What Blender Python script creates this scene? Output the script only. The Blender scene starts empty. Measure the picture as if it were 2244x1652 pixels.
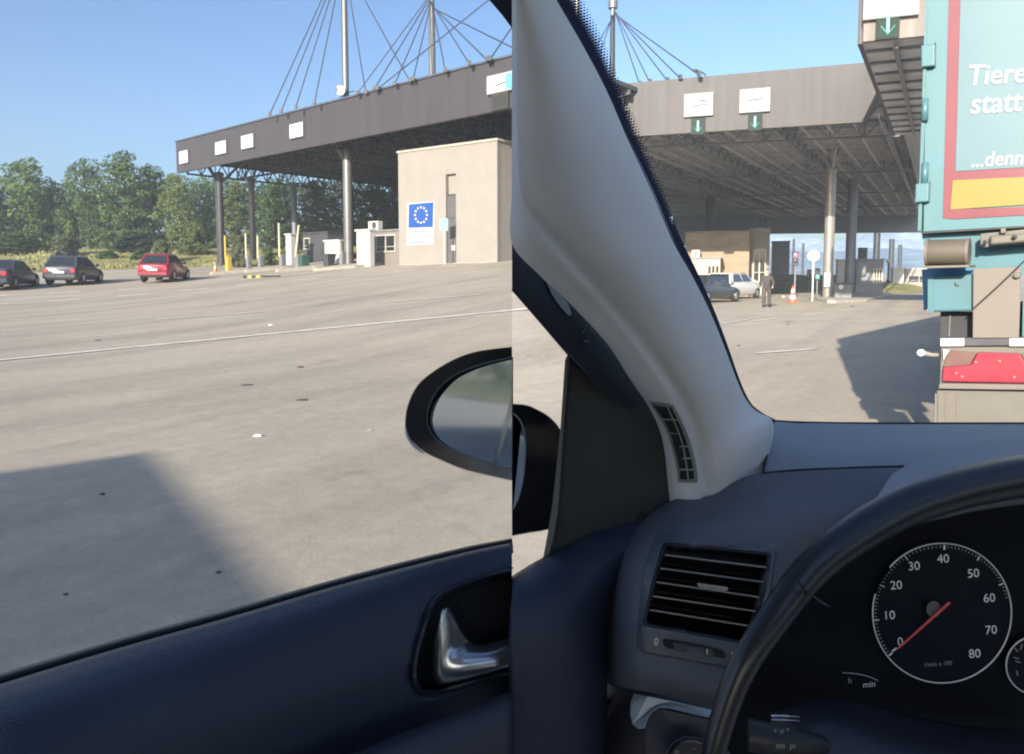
import bpy, bmesh, math, random
import numpy as np
from mathutils import Vector, Matrix, noise as mnoise
C = bpy.context.scene
COL = C.collection
R = math.radians
# ------------------------------------------------------------------ camera, sky, sun, exposure
F_PX, CX, CY, PITCH, EYE = 1540.0, 1122.0, 706.0, R(4.0), 1.25
cp, sp = math.cos(PITCH), math.sin(PITCH)
cam_d = bpy.data.cameras.new("camera")
cam = bpy.data.objects.new("camera", cam_d)
COL.objects.link(cam)
cam.location = (0, 0, EYE)
cam.rotation_euler = (R(90) - PITCH, 0, 0)
cam_d.sensor_width = 36.0
cam_d.lens = 36.0 * F_PX / 2244.0
cam_d.shift_y = -(826.0 - CY) / 2244.0
cam_d.clip_start, cam_d.clip_end = 0.02, 6000
C.camera = cam
SUN_EL, SUN_BEAR = R(19.5), R(23.0)          # light travels towards bearing 23 deg (clockwise from +Y)
SD = Vector((math.sin(SUN_BEAR) * math.cos(SUN_EL), math.cos(SUN_BEAR) * math.cos(SUN_EL), -math.sin(SUN_EL)))
world = bpy.data.worlds.new("World")
C.world = world
world.use_nodes = True
wn = world.node_tree
wn.nodes.clear()
sky = wn.nodes.new("ShaderNodeTexSky")
sky.sky_type = 'NISHITA'
sky.sun_disc = False
sky.sun_elevation = SUN_EL
sky.sun_rotation = SUN_BEAR + math.pi
sky.air_density = 1.0
sky.dust_density = 2.4
sky.ozone_density = 4.6
bg = wn.nodes.new("ShaderNodeBackground")
bg.inputs[1].default_value = 0.052
wo = wn.nodes.new("ShaderNodeOutputWorld")
wn.links.new(sky.outputs[0], bg.inputs[0])
wn.links.new(bg.outputs[0], wo.inputs[0])
sl = bpy.data.lights.new("sun", 'SUN')
sl.energy = 2.2
sl.angle = R(0.5)
sl.color = (1.0, 0.90, 0.76)
so = bpy.data.objects.new("sun", sl)
COL.objects.link(so)
so.rotation_euler = SD.to_track_quat('-Z', 'Y').to_euler()
so.location = (-20, -40, 40)
C.view_settings.view_transform = 'Standard'
C.view_settings.look = 'None'
C.view_settings.exposure = 2.45
C.view_settings.gamma = 1.0
C.cycles.use_denoising = True
C.cycles.filter_width = 2.0
C.cycles.max_bounces = 8
C.cycles.transparent_max_bounces = 12
C.cycles.caustics_reflective = False
C.cycles.caustics_refractive = False

# ------------------------------------------------------------------ picture <-> place
def raydir(px, py):
    x, y = (px - CX) / F_PX, (CY - py) / F_PX
    return Vector((x, cp + y * sp, y * cp - sp))
def W(px, py, Y):
    d = raydir(px, py)
    k = Y / d.y
    return Vector((d.x * k, Y, EYE + d.z * k))
def on_plane(px, py, P, n):
    d = raydir(px, py)
    o = Vector((0, 0, EYE))
    return o + d * ((P - o).dot(n) / d.dot(n))
def sst(a, b, x):
    t = min(1, max(0, (x - a) / (b - a)))
    return t * t * (3 - 2 * t)
def smax(a, b, k):
    return 0.5 * (a + b + math.sqrt((a - b) ** 2 + k * k))
def gz(x, y):
    xe = -smax(-x * 1.0, -1e9, 0) if x > -18 else -18 + (x + 18) * 0.25
    xe = min(xe, 8)
    ye = min(y, 62) + max(0, min(y - 62, 60)) * 0.03
    pl = -0.48 + 0.066 * xe + 0.0655 * ye
    zl = smax(0, pl, 0.25) - 0.04
    zr = -0.009 * max(0, min(y, 120) - 8)
    t = sst(0.0, 0.245, x / max(y, 2.0))
    k = sst(4, 12, y)
    return ((1 - t) * zl + t * zr) * k
def G(px, py, up=0.0):
    d = raydir(px, py)
    o = Vector((0, 0, EYE))
    s = 1.0
    p = o
    while s < 400:
        q = o + d * s
        if q.z < gz(q.x, q.y) + up:
            lo, hi = s * 0.98 - 0.05, s
            for _ in range(20):
                m = (lo + hi) / 2
                q = o + d * m
                if q.z < gz(q.x, q.y) + up:
                    hi = m
                else:
                    lo = m
            q = o + d * hi
            return Vector((q.x, q.y, gz(q.x, q.y) + up))
        s *= 1.01
    q = o + d * 60
    return Vector((q.x, q.y, gz(q.x, q.y) + up))
def GY(px, Y):
    x = (px - CX) / F_PX * Y
    return Vector((x, Y, gz(x, Y)))
def ztop(p, py):
    """height of picture row py above plan point p"""
    d = raydir(CX, py)
    return EYE + d.z / d.y * p.y

# ------------------------------------------------------------------ materials
def s2l(c):
    return tuple(((v / 255) / 12.92 if v / 255 <= 0.04045 else (((v / 255) + 0.055) / 1.055) ** 2.4) for v in c)
def N(t, kind, **kw):
    n = t.nodes.new(kind)
    for k, v in kw.items():
        setattr(n, k, v)
    return n
MATS = {}
def mat(name, col, rough=0.6, metal=0.0, var=0.12, scale=3.0, bump=0.0, bscale=80.0, spec=0.5, emit=None, es=0.0, coat=0.0, stretch=None, dirt=0.0):
    if name in MATS:
        return MATS[name]
    m = bpy.data.materials.new(name)
    m.use_nodes = True
    t = m.node_tree
    b = t.nodes["Principled BSDF"]
    tc = N(t, "ShaderNodeTexCoord")
    mp = N(t, "ShaderNodeMapping")
    t.links.new(tc.outputs["Object"], mp.inputs[0])
    if stretch:
        mp.inputs["Scale"].default_value = stretch
    nz = N(t, "ShaderNodeTexNoise")
    nz.inputs["Scale"].default_value = scale
    nz.inputs["Detail"].default_value = 5.0
    nz.inputs["Roughness"].default_value = 0.65
    t.links.new(mp.outputs[0], nz.inputs["Vector"])
    rp = N(t, "ShaderNodeValToRGB")
    rp.color_ramp.elements[0].position = 0.3
    rp.color_ramp.elements[1].position = 0.7
    rp.color_ramp.elements[0].color = tuple(max(0, v * (1 - var)) for v in col) + (1,)
    rp.color_ramp.elements[1].color = tuple(min(1, v * (1 + var)) for v in col) + (1,)
    t.links.new(nz.outputs[0], rp.inputs[0])
    last = rp.outputs[0]
    if dirt > 0:
        n2 = N(t, "ShaderNodeTexNoise")
        n2.inputs["Scale"].default_value = 2.3
        n2.inputs["Detail"].default_value = 8.0
        n2.inputs["Roughness"].default_value = 0.75
        t.links.new(tc.outputs["Object"], n2.inputs["Vector"])
        mr = N(t, "ShaderNodeMapRange")
        mr.inputs[1].default_value, mr.inputs[2].default_value = 0.48, 0.75
        mr.inputs[3].default_value, mr.inputs[4].default_value = 0.0, dirt
        t.links.new(n2.outputs[0], mr.inputs[0])
        mx = N(t, "ShaderNodeMix", data_type='RGBA')
        t.links.new(mr.outputs[0], mx.inputs[0])
        t.links.new(last, mx.inputs[6])
        mx.inputs[7].default_value = (0.13, 0.115, 0.09, 1)
        last = mx.outputs[2]
    t.links.new(last, b.inputs["Base Color"])
    r2 = N(t, "ShaderNodeMapRange")
    r2.inputs[3].default_value, r2.inputs[4].default_value = max(0.02, rough - 0.07), min(1, rough + 0.07)
    t.links.new(nz.outputs[0], r2.inputs[0])
    t.links.new(r2.outputs[0], b.inputs["Roughness"])
    b.inputs["Metallic"].default_value = metal
    b.inputs["Specular IOR Level"].default_value = spec
    b.inputs["Coat Weight"].default_value = coat
    if bump > 0:
        nb = N(t, "ShaderNodeTexNoise")
        nb.inputs["Scale"].default_value = bscale
        nb.inputs["Detail"].default_value = 3.0
        t.links.new(mp.outputs[0], nb.inputs["Vector"])
        bp = N(t, "ShaderNodeBump")
        bp.inputs["Strength"].default_value = bump
        bp.inputs["Distance"].default_value = 0.01 if bscale > 20 else 0.05
        t.links.new(nb.outputs[0], bp.inputs["Height"])
        t.links.new(bp.outputs[0], b.inputs["Normal"])
    if emit:
        b.inputs["Emission Color"].default_value = tuple(emit) + (1,)
        b.inputs["Emission Strength"].default_value = es
    MATS[name] = m
    return m
def ribbed(name, col, scale, axis='X', depth=0.35, rough=0.5, metal=0.0, var=0.25):
    """profiled metal sheet: bump ribs plus weathering streaks"""
    m = mat(name, col, rough, metal, 0.08, 1.2)
    t = m.node_tree
    b = t.nodes["Principled BSDF"]
    tc = N(t, "ShaderNodeTexCoord")
    wv = N(t, "ShaderNodeTexWave", wave_type='BANDS', bands_direction=axis)
    wv.inputs["Scale"].default_value = scale
    wv.inputs["Distortion"].default_value = 0.0
    t.links.new(tc.outputs["Object"], wv.inputs["Vector"])
    bp = N(t, "ShaderNodeBump")
    bp.inputs["Strength"].default_value = depth
    bp.inputs["Distance"].default_value = 0.052
    t.links.new(wv.outputs["Fac"], bp.inputs["Height"])
    t.links.new(bp.outputs[0], b.inputs["Normal"])
    # streaks running down the ribs
    mp = N(t, "ShaderNodeMapping")
    mp.inputs["Scale"].default_value = (1.6, 1.6, 0.08)
    t.links.new(tc.outputs["Object"], mp.inputs[0])
    nz = N(t, "ShaderNodeTexNoise")
    nz.inputs["Scale"].default_value = 1.5
    nz.inputs["Detail"].default_value = 6
    t.links.new(mp.outputs[0], nz.inputs["Vector"])
    rp = N(t, "ShaderNodeValToRGB")
    rp.color_ramp.elements[0].position, rp.color_ramp.elements[1].position = 0.35, 0.68
    rp.color_ramp.elements[0].color = tuple(v * (1 - var) for v in col) + (1,)
    rp.color_ramp.elements[1].color = tuple(min(1, v * (1 + var)) for v in col) + (1,)
    t.links.new(nz.outputs[0], rp.inputs[0])
    t.links.new(rp.outputs[0], b.inputs["Base Color"])
    return m
def glass_mat(name, gloss=0.05, dust=0.0, tint=(1, 1, 1), dustcol=(0.8, 0.82, 0.85)):
    m = bpy.data.materials.new(name)
    m.use_nodes = True
    t = m.node_tree
    t.nodes.clear()
    o = N(t, "ShaderNodeOutputMaterial")
    tr = N(t, "ShaderNodeBsdfTransparent")
    tr.inputs[0].default_value = tint + (1,)
    gl = N(t, "ShaderNodeBsdfGlossy")
    gl.inputs["Roughness"].default_value = 0.03
    fr = N(t, "ShaderNodeFresnel")
    fr.inputs[0].default_value = 1.25
    ml = N(t, "ShaderNodeMath", operation='MULTIPLY')
    ml.inputs[1].default_value = gloss / 0.05
    t.links.new(fr.outputs[0], ml.inputs[0])
    mx = N(t, "ShaderNodeMixShader")
    t.links.new(ml.outputs[0], mx.inputs[0])
    t.links.new(tr.outputs[0], mx.inputs[1])
    t.links.new(gl.outputs[0], mx.inputs[2])
    out = mx.outputs[0]
    if dust > 0:
        tl = N(t, "ShaderNodeBsdfTranslucent")
        tl.inputs[0].default_value = dustcol + (1,)
        tc = N(t, "ShaderNodeTexCoord")
        nz = N(t, "ShaderNodeTexNoise")
        nz.inputs["Scale"].default_value = 6
        nz.inputs["Detail"].default_value = 8
        t.links.new(tc.outputs["Object"], nz.inputs["Vector"])
        mr = N(t, "ShaderNodeMapRange")
        mr.inputs[1].default_value, mr.inputs[2].default_value = 0.3, 0.8
        mr.inputs[3].default_value, mr.inputs[4].default_value = dust * 0.6, dust * 1.4
        t.links.new(nz.outputs[0], mr.inputs[0])
        m2 = N(t, "ShaderNodeMixShader")
        t.links.new(mr.outputs[0], m2.inputs[0])
        t.links.new(out, m2.inputs[1])
        t.links.new(tl.outputs[0], m2.inputs[2])
        out = m2.outputs[0]
    t.links.new(out, o.inputs[0])
    return m

# ------------------------------------------------------------------ things, parts, meshes
def tag(o, label=None, cat=None, group=None, kind=None):
    if label: o["label"] = label
    if cat: o["category"] = cat
    if group: o["group"] = group
    if kind: o["kind"] = kind
    return o
def thing(name, label, cat, loc=(0, 0, 0), rz=0.0, group=None):
    o = bpy.data.objects.new(name, None)
    COL.objects.link(o)
    o.empty_display_size = 0.2
    o.location = loc
    o.rotation_euler = (0, 0, rz)
    return tag(o, label, cat, group)
def rootloc(o):
    while o.parent:
        o = o.parent
    return Vector(o.location)
def copy_tree(o, parent=None):
    c = o.copy()
    COL.objects.link(c)
    if parent:
        c.parent = parent
    for ch in list(o.children):
        copy_tree(ch, c)
    return c
class MB:
    def __init__(s):
        s.v, s.f, s.uv = [], [], {}
    def add(s, vs, fs):
        k = len(s.v)
        s.v += [Vector(p) for p in vs]
        s.f += [tuple(i + k for i in f) for f in fs]
        return s
    def box(s, x0, x1, y0, y1, z0, z1):
        return s.add([(x0, y0, z0), (x1, y0, z0), (x1, y1, z0), (x0, y1, z0), (x0, y0, z1), (x1, y0, z1), (x1, y1, z1), (x0, y1, z1)],
                     [(0, 3, 2, 1), (4, 5, 6, 7), (0, 1, 5, 4), (1, 2, 6, 5), (2, 3, 7, 6), (3, 0, 4, 7)])
    def prism(s, pts, z0, z1):
        n = len(pts)
        z0 = z0 if isinstance(z0, (list, tuple)) else [z0] * n
        z1 = z1 if isinstance(z1, (list, tuple)) else [z1] * n
        vs = [(p[0], p[1], z0[i]) for i, p in enumerate(pts)] + [(p[0], p[1], z1[i]) for i, p in enumerate(pts)]
        a = sum(pts[i][0] * pts[(i + 1) % n][1] - pts[(i + 1) % n][0] * pts[i][1] for i in range(n))
        fs = [tuple(range(n))[::-1], tuple(range(n, 2 * n))] + [(i, (i + 1) % n, (i + 1) % n + n, i + n) for i in range(n)]
        if a < 0:
            fs = [f[::-1] for f in fs]
        return s.add(vs, fs)
    def slab(s, loop, vec):
        """closed outline of 3-D points pushed along vec"""
        n = len(loop)
        loop = [Vector(p) for p in loop]
        vec = Vector(vec)
        return s.add(loop + [p + vec for p in loop],
                     [tuple(range(n)), tuple(range(n, 2 * n))[::-1]] + [((i + 1) % n, i, i + n, (i + 1) % n + n) for i in range(n)])
    def tube(s, pts, r, n=8, closed=False, caps=True):
        pts = [Vector(p) for p in pts]
        m = len(pts)
        r = r if isinstance(r, (list, tuple)) else [r] * m
        rings = []
        prev = None
        for i, p in enumerate(pts):
            a = pts[(i - 1) % m] if (closed or i > 0) else p
            b = pts[(i + 1) % m] if (closed or i < m - 1) else p
            t = (b - a).normalized()
            if prev is None:
                ref = Vector((0, 0, 1)) if abs(t.z) < 0.9 else Vector((1, 0, 0))
                u = t.cross(ref).normalized()
            else:
                u = (prev - t * prev.dot(t)).normalized()
            prev = u
            w = t.cross(u)
            rings.append([p + (u * math.cos(2 * math.pi * k / n) + w * math.sin(2 * math.pi * k / n)) * r[i] for k in range(n)])
        k0 = len(s.v)
        s.v += [q for rg in rings for q in rg]
        for i in range(m if closed else m - 1):
            j = (i + 1) % m
            for k in range(n):
                s.f.append((k0 + i * n + k, k0 + i * n + (k + 1) % n, k0 + j * n + (k + 1) % n, k0 + j * n + k))
        if caps and not closed:
            s.f.append(tuple(k0 + k for k in range(n))[::-1])
            s.f.append(tuple(k0 + (m - 1) * n + k for k in range(n)))
        return s
    def bar(s, a, b, w, h=None):
        a, b = Vector(a), Vector(b)
        h = h or w
        t = (b - a).normalized()
        ref = Vector((0, 0, 1)) if abs(t.z) < 0.95 else Vector((0, 1, 0))
        u = t.cross(ref).normalized() * (w / 2)
        v = u.cross(t).normalized() * (h / 2)
        vs = [a - u - v, a + u - v, a + u + v, a - u + v, b - u - v, b + u - v, b + u + v, b - u + v]
        return s.add(vs, [(0, 1, 2, 3), (7, 6, 5, 4), (0, 4, 5, 1), (1, 5, 6, 2), (2, 6, 7, 3), (3, 7, 4, 0)])
    def lathe(s, prof, axis='Z', n=20, loc=(0, 0, 0)):
        loc = Vector(loc)
        rings = []
        for r, h in prof:
            rg = []
            for k in range(n):
                a = 2 * math.pi * k / n
                c, d = r * math.cos(a), r * math.sin(a)
                rg.append(loc + (Vector((c, d, h)) if axis == 'Z' else Vector((h, c, d)) if axis == 'X' else Vector((d, h, c))))
            rings.append(rg)
        k0 = len(s.v)
        s.v += [q for rg in rings for q in rg]
        for i in range(len(rings) - 1):
            for k in range(n):
                s.f.append((k0 + i * n + k, k0 + i * n + (k + 1) % n, k0 + (i + 1) * n + (k + 1) % n, k0 + (i + 1) * n + k))
        s.f.append(tuple(k0 + k for k in range(n))[::-1])
        s.f.append(tuple(k0 + (len(rings) - 1) * n + k for k in range(n)))
        return s
    def grid(s, rows, closed=False):
        nr, nc = len(rows), len(rows[0])
        k0 = len(s.v)
        s.v += [Vector(p) for r in rows for p in r]
        for i in range(nr - 1):
            for j in range(nc if closed else nc - 1):
                jj = (j + 1) % nc
                s.f.append((k0 + i * nc + j, k0 + i * nc + jj, k0 + (i + 1) * nc + jj, k0 + (i + 1) * nc + j))
        return s
    def build(s, name, m, parent=None, smooth=False, bevel=0.0, world=False, solid=0.0, auto=None, fixn=True):
        off = rootloc(parent) if (world and parent) else Vector((0, 0, 0))
        me = bpy.data.meshes.new(name)
        me.from_pydata([tuple(p - off) for p in s.v], [], s.f)
        me.materials.append(m)
        if fixn:
            b = bmesh.new()
            b.from_mesh(me)
            if solid == 0:
                bmesh.ops.recalc_face_normals(b, faces=b.faces)
            b.to_mesh(me)
            b.free()
        me.update()
        o = bpy.data.objects.new(name, me)
        COL.objects.link(o)
        if parent:
            o.parent = parent
        if bevel > 0:
            bv = o.modifiers.new("bevel", 'BEVEL')
            bv.width = bevel
            bv.segments = 2
            bv.limit_method = 'ANGLE'
            bv.angle_limit = R(35)
        if solid != 0:
            sm = o.modifiers.new("solid", 'SOLIDIFY')
            sm.thickness = abs(solid)
            sm.offset = -1 if solid > 0 else 1
        if smooth:
            me.polygons.foreach_set("use_smooth", [True] * len(me.polygons))
            if auto:
                me.set_sharp_from_angle(angle=R(auto))
        return o
def crom(pts, n):
    """Catmull-Rom through points (tuples/Vectors), n samples per span"""
    P = [Vector(p) for p in pts]
    out = []
    for i in range(len(P) - 1):
        p0 = P[i - 1] if i > 0 else P[i] * 2 - P[i + 1]
        p1, p2 = P[i], P[i + 1]
        p3 = P[i + 2] if i + 2 < len(P) else P[i + 1] * 2 - P[i]
        for k in range(n):
            t = k / n
            out.append(0.5 * ((2 * p1) + (p2 - p0) * t + (2 * p0 - 5 * p1 + 4 * p2 - p3) * t * t + (3 * p1 - p0 - 3 * p2 + p3) * t ** 3))
    out.append(P[-1])
    return out
def text_faces(body, shear=0.0, bold=0.0):
    cu = bpy.data.curves.new("txt", 'FONT')
    cu.body = body
    cu.size = 1.0
    cu.shear = shear
    cu.offset = bold
    cu.align_x = 'CENTER'
    cu.align_y = 'CENTER'
    cu.resolution_u = 4
    o = bpy.data.objects.new("txt", cu)
    COL.objects.link(o)
    bpy.context.view_layer.update()
    dg = bpy.context.evaluated_depsgraph_get()
    me = bpy.data.meshes.new_from_object(o.evaluated_get(dg))
    vs = [Vector(v.co) for v in me.vertices]
    fs = [tuple(p.vertices) for p in me.polygons]
    bpy.data.objects.remove(o)
    bpy.data.meshes.remove(me)
    bpy.data.curves.remove(cu)
    return vs, fs
def text_mesh(body, mapf, cx, cy, h, shear=0.0, bold=0.0, rot=0.0, sx=1.0):
    vs, fs = text_faces(body, shear, bold)
    c, s = math.cos(rot), math.sin(rot)
    mb = MB()
    mb.add([mapf(cx + (v.x * sx * c + v.y * s) * h, cy - (v.y * c - v.x * sx * s) * h) for v in vs], fs)
    return mb
# ------------------------------------------------------------------ ground
def ground_mat():
    m = bpy.data.materials.new("asphalt")
    m.use_nodes = True
    t = m.node_tree
    b = t.nodes["Principled BSDF"]
    tc = N(t, "ShaderNodeTexCoord")
    def noise(scale, det, rough, stretch=None, rz=0.0):
        mp = N(t, "ShaderNodeMapping")
        if stretch:
            mp.vector_type = 'TEXTURE'
            mp.inputs["Scale"].default_value = tuple(1 / q for q in stretch)
        mp.inputs["Rotation"].default_value = (0, 0, rz)
        t.links.new(tc.outputs["Object"], mp.inputs[0])
        n = N(t, "ShaderNodeTexNoise")
        n.inputs["Scale"].default_value = scale
        n.inputs["Detail"].default_value = det
        n.inputs["Roughness"].default_value = rough
        t.links.new(mp.outputs[0], n.inputs["Vector"])
        return n.outputs[0]
    def ramp(src, p0, p1, c0, c1):
        r = N(t, "ShaderNodeValToRGB")
        r.color_ramp.elements[0].position, r.color_ramp.elements[1].position = p0, p1
        r.color_ramp.elements[0].color, r.color_ramp.elements[1].color = c0 + (1,), c1 + (1,)
        t.links.new(src, r.inputs[0])
        return r.outputs[0]
    def mul(a, c, f=1.0):
        x = N(t, "ShaderNodeMix", data_type='RGBA', blend_type='MULTIPLY')
        x.inputs[0].default_value = f
        t.links.new(a, x.inputs[6])
        t.links.new(c, x.inputs[7])
        return x.outputs[2]
    base = ramp(noise(0.22, 6, 0.6), 0.3, 0.72, (0.40, 0.348, 0.278), (0.49, 0.43, 0.345))
    tyre = ramp(noise(0.55, 5, 0.65, (0.05, 1.1, 1), R(60)), 0.46, 0.72, (1, 1, 1), (0.68, 0.69, 0.72))
    tyre2 = ramp(noise(0.8, 4, 0.6, (0.06, 1.4, 1), R(38)), 0.5, 0.74, (1, 1, 1), (0.86, 0.86, 0.88))
    stain = ramp(noise(0.8, 7, 0.72, (0.5, 1.3, 1), R(60)), 0.60, 0.74, (1, 1, 1), (0.62, 0.62, 0.63))
    pale = ramp(noise(0.35, 8, 0.7, None, 0.4), 0.55, 0.75, (1, 1, 1), (1.16, 1.15, 1.13))
    grit = ramp(noise(42, 4, 0.8), 0.25, 0.75, (0.82, 0.82, 0.82), (1.12, 1.12, 1.12))
    fine = ramp(noise(7, 5, 0.7), 0.3, 0.7, (0.9, 0.9, 0.9), (1.08, 1.08, 1.08))
    c = mul(mul(mul(mul(mul(mul(base, tyre), tyre2), stain), grit), pale), fine)
    vo = N(t, "ShaderNodeTexVoronoi", feature='DISTANCE_TO_EDGE')
    vo.inputs["Scale"].default_value = 0.22
    mp = N(t, "ShaderNodeMapping")
    t.links.new(tc.outputs["Object"], mp.inputs[0])
    nn = N(t, "ShaderNodeTexNoise")
    nn.inputs["Scale"].default_value = 1.2
    t.links.new(mp.outputs[0], nn.inputs["Vector"])
    ad = N(t, "ShaderNodeMix", data_type='RGBA', blend_type='ADD')
    ad.inputs[0].default_value = 0.9
    t.links.new(mp.outputs[0], ad.inputs[6])
    t.links.new(nn.outputs["Color"], ad.inputs[7])
    t.links.new(ad.outputs[2], vo.inputs["Vector"])
    crack = ramp(vo.outputs[0], 0.0, 0.006, (0.72, 0.71, 0.70), (1, 1, 1))
    c = mul(c, crack, 0.22)
    t.links.new(c, b.inputs["Base Color"])
    b.inputs["Roughness"].default_value = 0.9
    b.inputs["Specular IOR Level"].default_value = 0.2
    bp = N(t, "ShaderNodeBump")
    bp.inputs["Strength"].default_value = 0.25
    bp.inputs["Distance"].default_value = 0.01
    t.links.new(noise(60, 4, 0.7), bp.inputs["Height"])
    t.links.new(bp.outputs[0], b.inputs["Normal"])
    return m
def axis(a, b, near, step, grow):
    o = [0.0]
    s = step
    while o[-1] < b:
        if o[-1] > near: s *= grow
        o.append(o[-1] + s)
    q = [0.0]
    s = step
    while q[-1] > a:
        if q[-1] < -near: s *= grow
        q.append(q[-1] - s)
    return q[::-1][:-1] + o
def sheet(xs, ys, zf):
    mb = MB()
    mb.grid([[(x, y, zf(x, y)) for x in xs] for y in ys])
    return mb
xs = axis(-2500, 2500, 40, 0.7, 1.18)
ys = [-2500, -1200, -600, -300, -150, -80, -40, -20, -10, -5] + [i * 0.7 for i in range(0, 125)] + [88 + 1.2 ** k * 3 for k in range(0, 38)]
sheet(xs, ys, gz).build("road", ground_mat(), smooth=True)["kind"] = "structure"

# painted lines, laid 6 mm to 12 mm above the asphalt
paint = mat("road_paint", (0.68, 0.64, 0.56), 0.8, var=0.25, scale=5, dirt=0.5)
def stripe(name, a, b, w0, lift=0.012, dash=None, m=paint):
    A, B = G(*a), G(*b)
    d = B - A
    d.z = 0
    L = d.length
    d.normalize()
    side = Vector((-d.y, d.x, 0)) * w0 / 2
    mb = MB()
    s = 0.0
    while s < L:
        e = min(L, s + (dash[0] if dash else L))
        n = max(2, int((e - s) / 0.5) + 1)
        rows = []
        for i in range(n + 1):
            p = A + d * (s + (e - s) * i / n)
            rows.append([(p + side * q).xy.to_3d() + Vector((0, 0, gz((p + side * q).x, (p + side * q).y) + lift)) for q in (-1, 1)])
        mb.grid(rows)
        s = e + (dash[1] if dash else 1e9)
    o = mb.build(name, m)
    o["kind"] = "structure"
    return o
mb = MB()
rows = []
for i in range(90):
    f_ = i / 89
    a, b = G(-120 + 1300 * f_, 802 - 127 * f_ - 1.3), G(-120 + 1300 * f_, 802 - 127 * f_ + 1.3)
    rows.append([Vector((q.x, q.y, gz(q.x, q.y) + .012)) for q in (a, b)])
mb.grid(rows)
mb.build("road_marking", paint)["kind"] = "structure"
stripe("road_marking", (-60, 668), (1300, 602), 0.42, dash=(1.1, 1.2))
stripe("road_marking", (-60, 651), (1300, 592), 0.45, dash=(1.2, 1.5))
stripe("road_marking", (340, 700), (1260, 652), 0.14, dash=(2.5, 3.0))
stripe("road_marking", (1640, 705), (2010, 662), 0.14, dash=(2.2, 2.2))
stripe("road_marking", (1655, 775), (1790, 765), 0.12)
stripe("road_marking", (1560, 712), (1700, 690), 0.10)

# ------------------------------------------------------------------ meadow, hills
def meadow_mat():
    m = mat("meadow_green", (0.25, 0.24, 0.105), 0.9, var=0.35, scale=0.5, bump=0.6, bscale=4.0, spec=0.1)
    return m
def mz(x, y, y0):
    return gz(x, y) + 0.05 + 0.085 * max(0, y - y0) * (1 - sst(14, 40, y - y0) * 0.55)
def mline(x):            # near edge of the meadow
    return 53.0 + 0.13 * (x + 20) + 1.2 * math.sin(x * 0.21)
mb = MB()
rows = []
for i in range(60):
    s = i * 0.8 + (0.05 * i) ** 4
    r = []
    for j in range(100):
        x = -110 + j * 1.5
        y = mline(x) + s
        r.append((x, y, (gz(x, y) + 0.02) if i == 0 else mz(x, y, mline(x)) + 0.25 * mnoise.noise(Vector((x * .2, y * .2, 0)))))
    rows.append(r)
mb.grid(rows)
meadow = mb.build("meadow", meadow_mat(), smooth=True)
meadow["kind"] = "structure"
rnd = random.Random(5)
mb = MB()
for i in range(16000):
    x = rnd.uniform(-62, 14)
    y = mline(x) + abs(rnd.gauss(0, 9))
    z = mz(x, y, mline(x))
    h = rnd.uniform(0.06, 0.22)
    a = rnd.uniform(0, 6.28)
    w = rnd.uniform(0.04, 0.10)
    dx, dy = math.cos(a) * w, math.sin(a) * w
    lx, ly = rnd.uniform(-.2, .2) * h, rnd.uniform(-.2, .2) * h
    mb.add([(x - dx, y - dy, z - .05), (x + dx, y + dy, z - .05), (x + lx, y + ly, z + h)], [(0, 1, 2)])
go = mb.build("grass", mat("grass_blades", (0.26, 0.25, 0.11), 0.9, var=0.4, scale=0.8, spec=0.1), fixn=False)
tag(go, "uncut yellow green grass on the bank below the trees", "grass", kind="stuff")
def hills(name, base, amp, y0, col, x0, x1, seed):
    mb = MB()
    rows = []
    for i in range(14):
        r = []
        for j in range(90):
            x = x0 + (x1 - x0) * j / 89
            y = y0 + i * y0 * 0.05
            h = base + amp * mnoise.fractal(Vector((x / y0 * 5 + seed, i * 0.13, seed)), 0.9, 2.1, 5)
            r.append((x, y, gz(x, y) - 3 + (h + 3) * sst(0, 13, i)))
        rows.append(r)
    mb.grid(rows)
    o = mb.build(name, mat(name + "_green", col, 0.95, var=0.3, scale=0.02, spec=0.05), smooth=True)  # blue tint puts the distance haze into the hill colour
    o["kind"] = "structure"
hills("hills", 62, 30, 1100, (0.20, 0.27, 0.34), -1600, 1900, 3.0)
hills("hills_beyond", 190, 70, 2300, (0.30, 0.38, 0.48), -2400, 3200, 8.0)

# the bank and hills behind us, seen only in the wing mirror
mb = MB()
rows = []
for i in range(16):
    rows.append([(x, -24 - i * 2.5, 0.02 + 2.6 * sst(0, 14, i) + 0.2 * mnoise.noise(Vector((x * .1, i * .4, 2)))) for x in range(-80, 60, 4)])
mb.grid(rows)
mb.build("meadow", meadow_mat(), smooth=True)["kind"] = "structure"
mb = MB()
rows = []
for i in range(8):
    rows.append([(x, -420 - i * 25, -2 + (26 + 12 * mnoise.noise(Vector((x * .006, 0, 4)))) * sst(0, 7, i)) for x in range(-700, 500, 25)])
mb.grid(rows)
mb.build("hills", mat("hills_green", (.2, .27, .34)), smooth=True)["kind"] = "structure"

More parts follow.
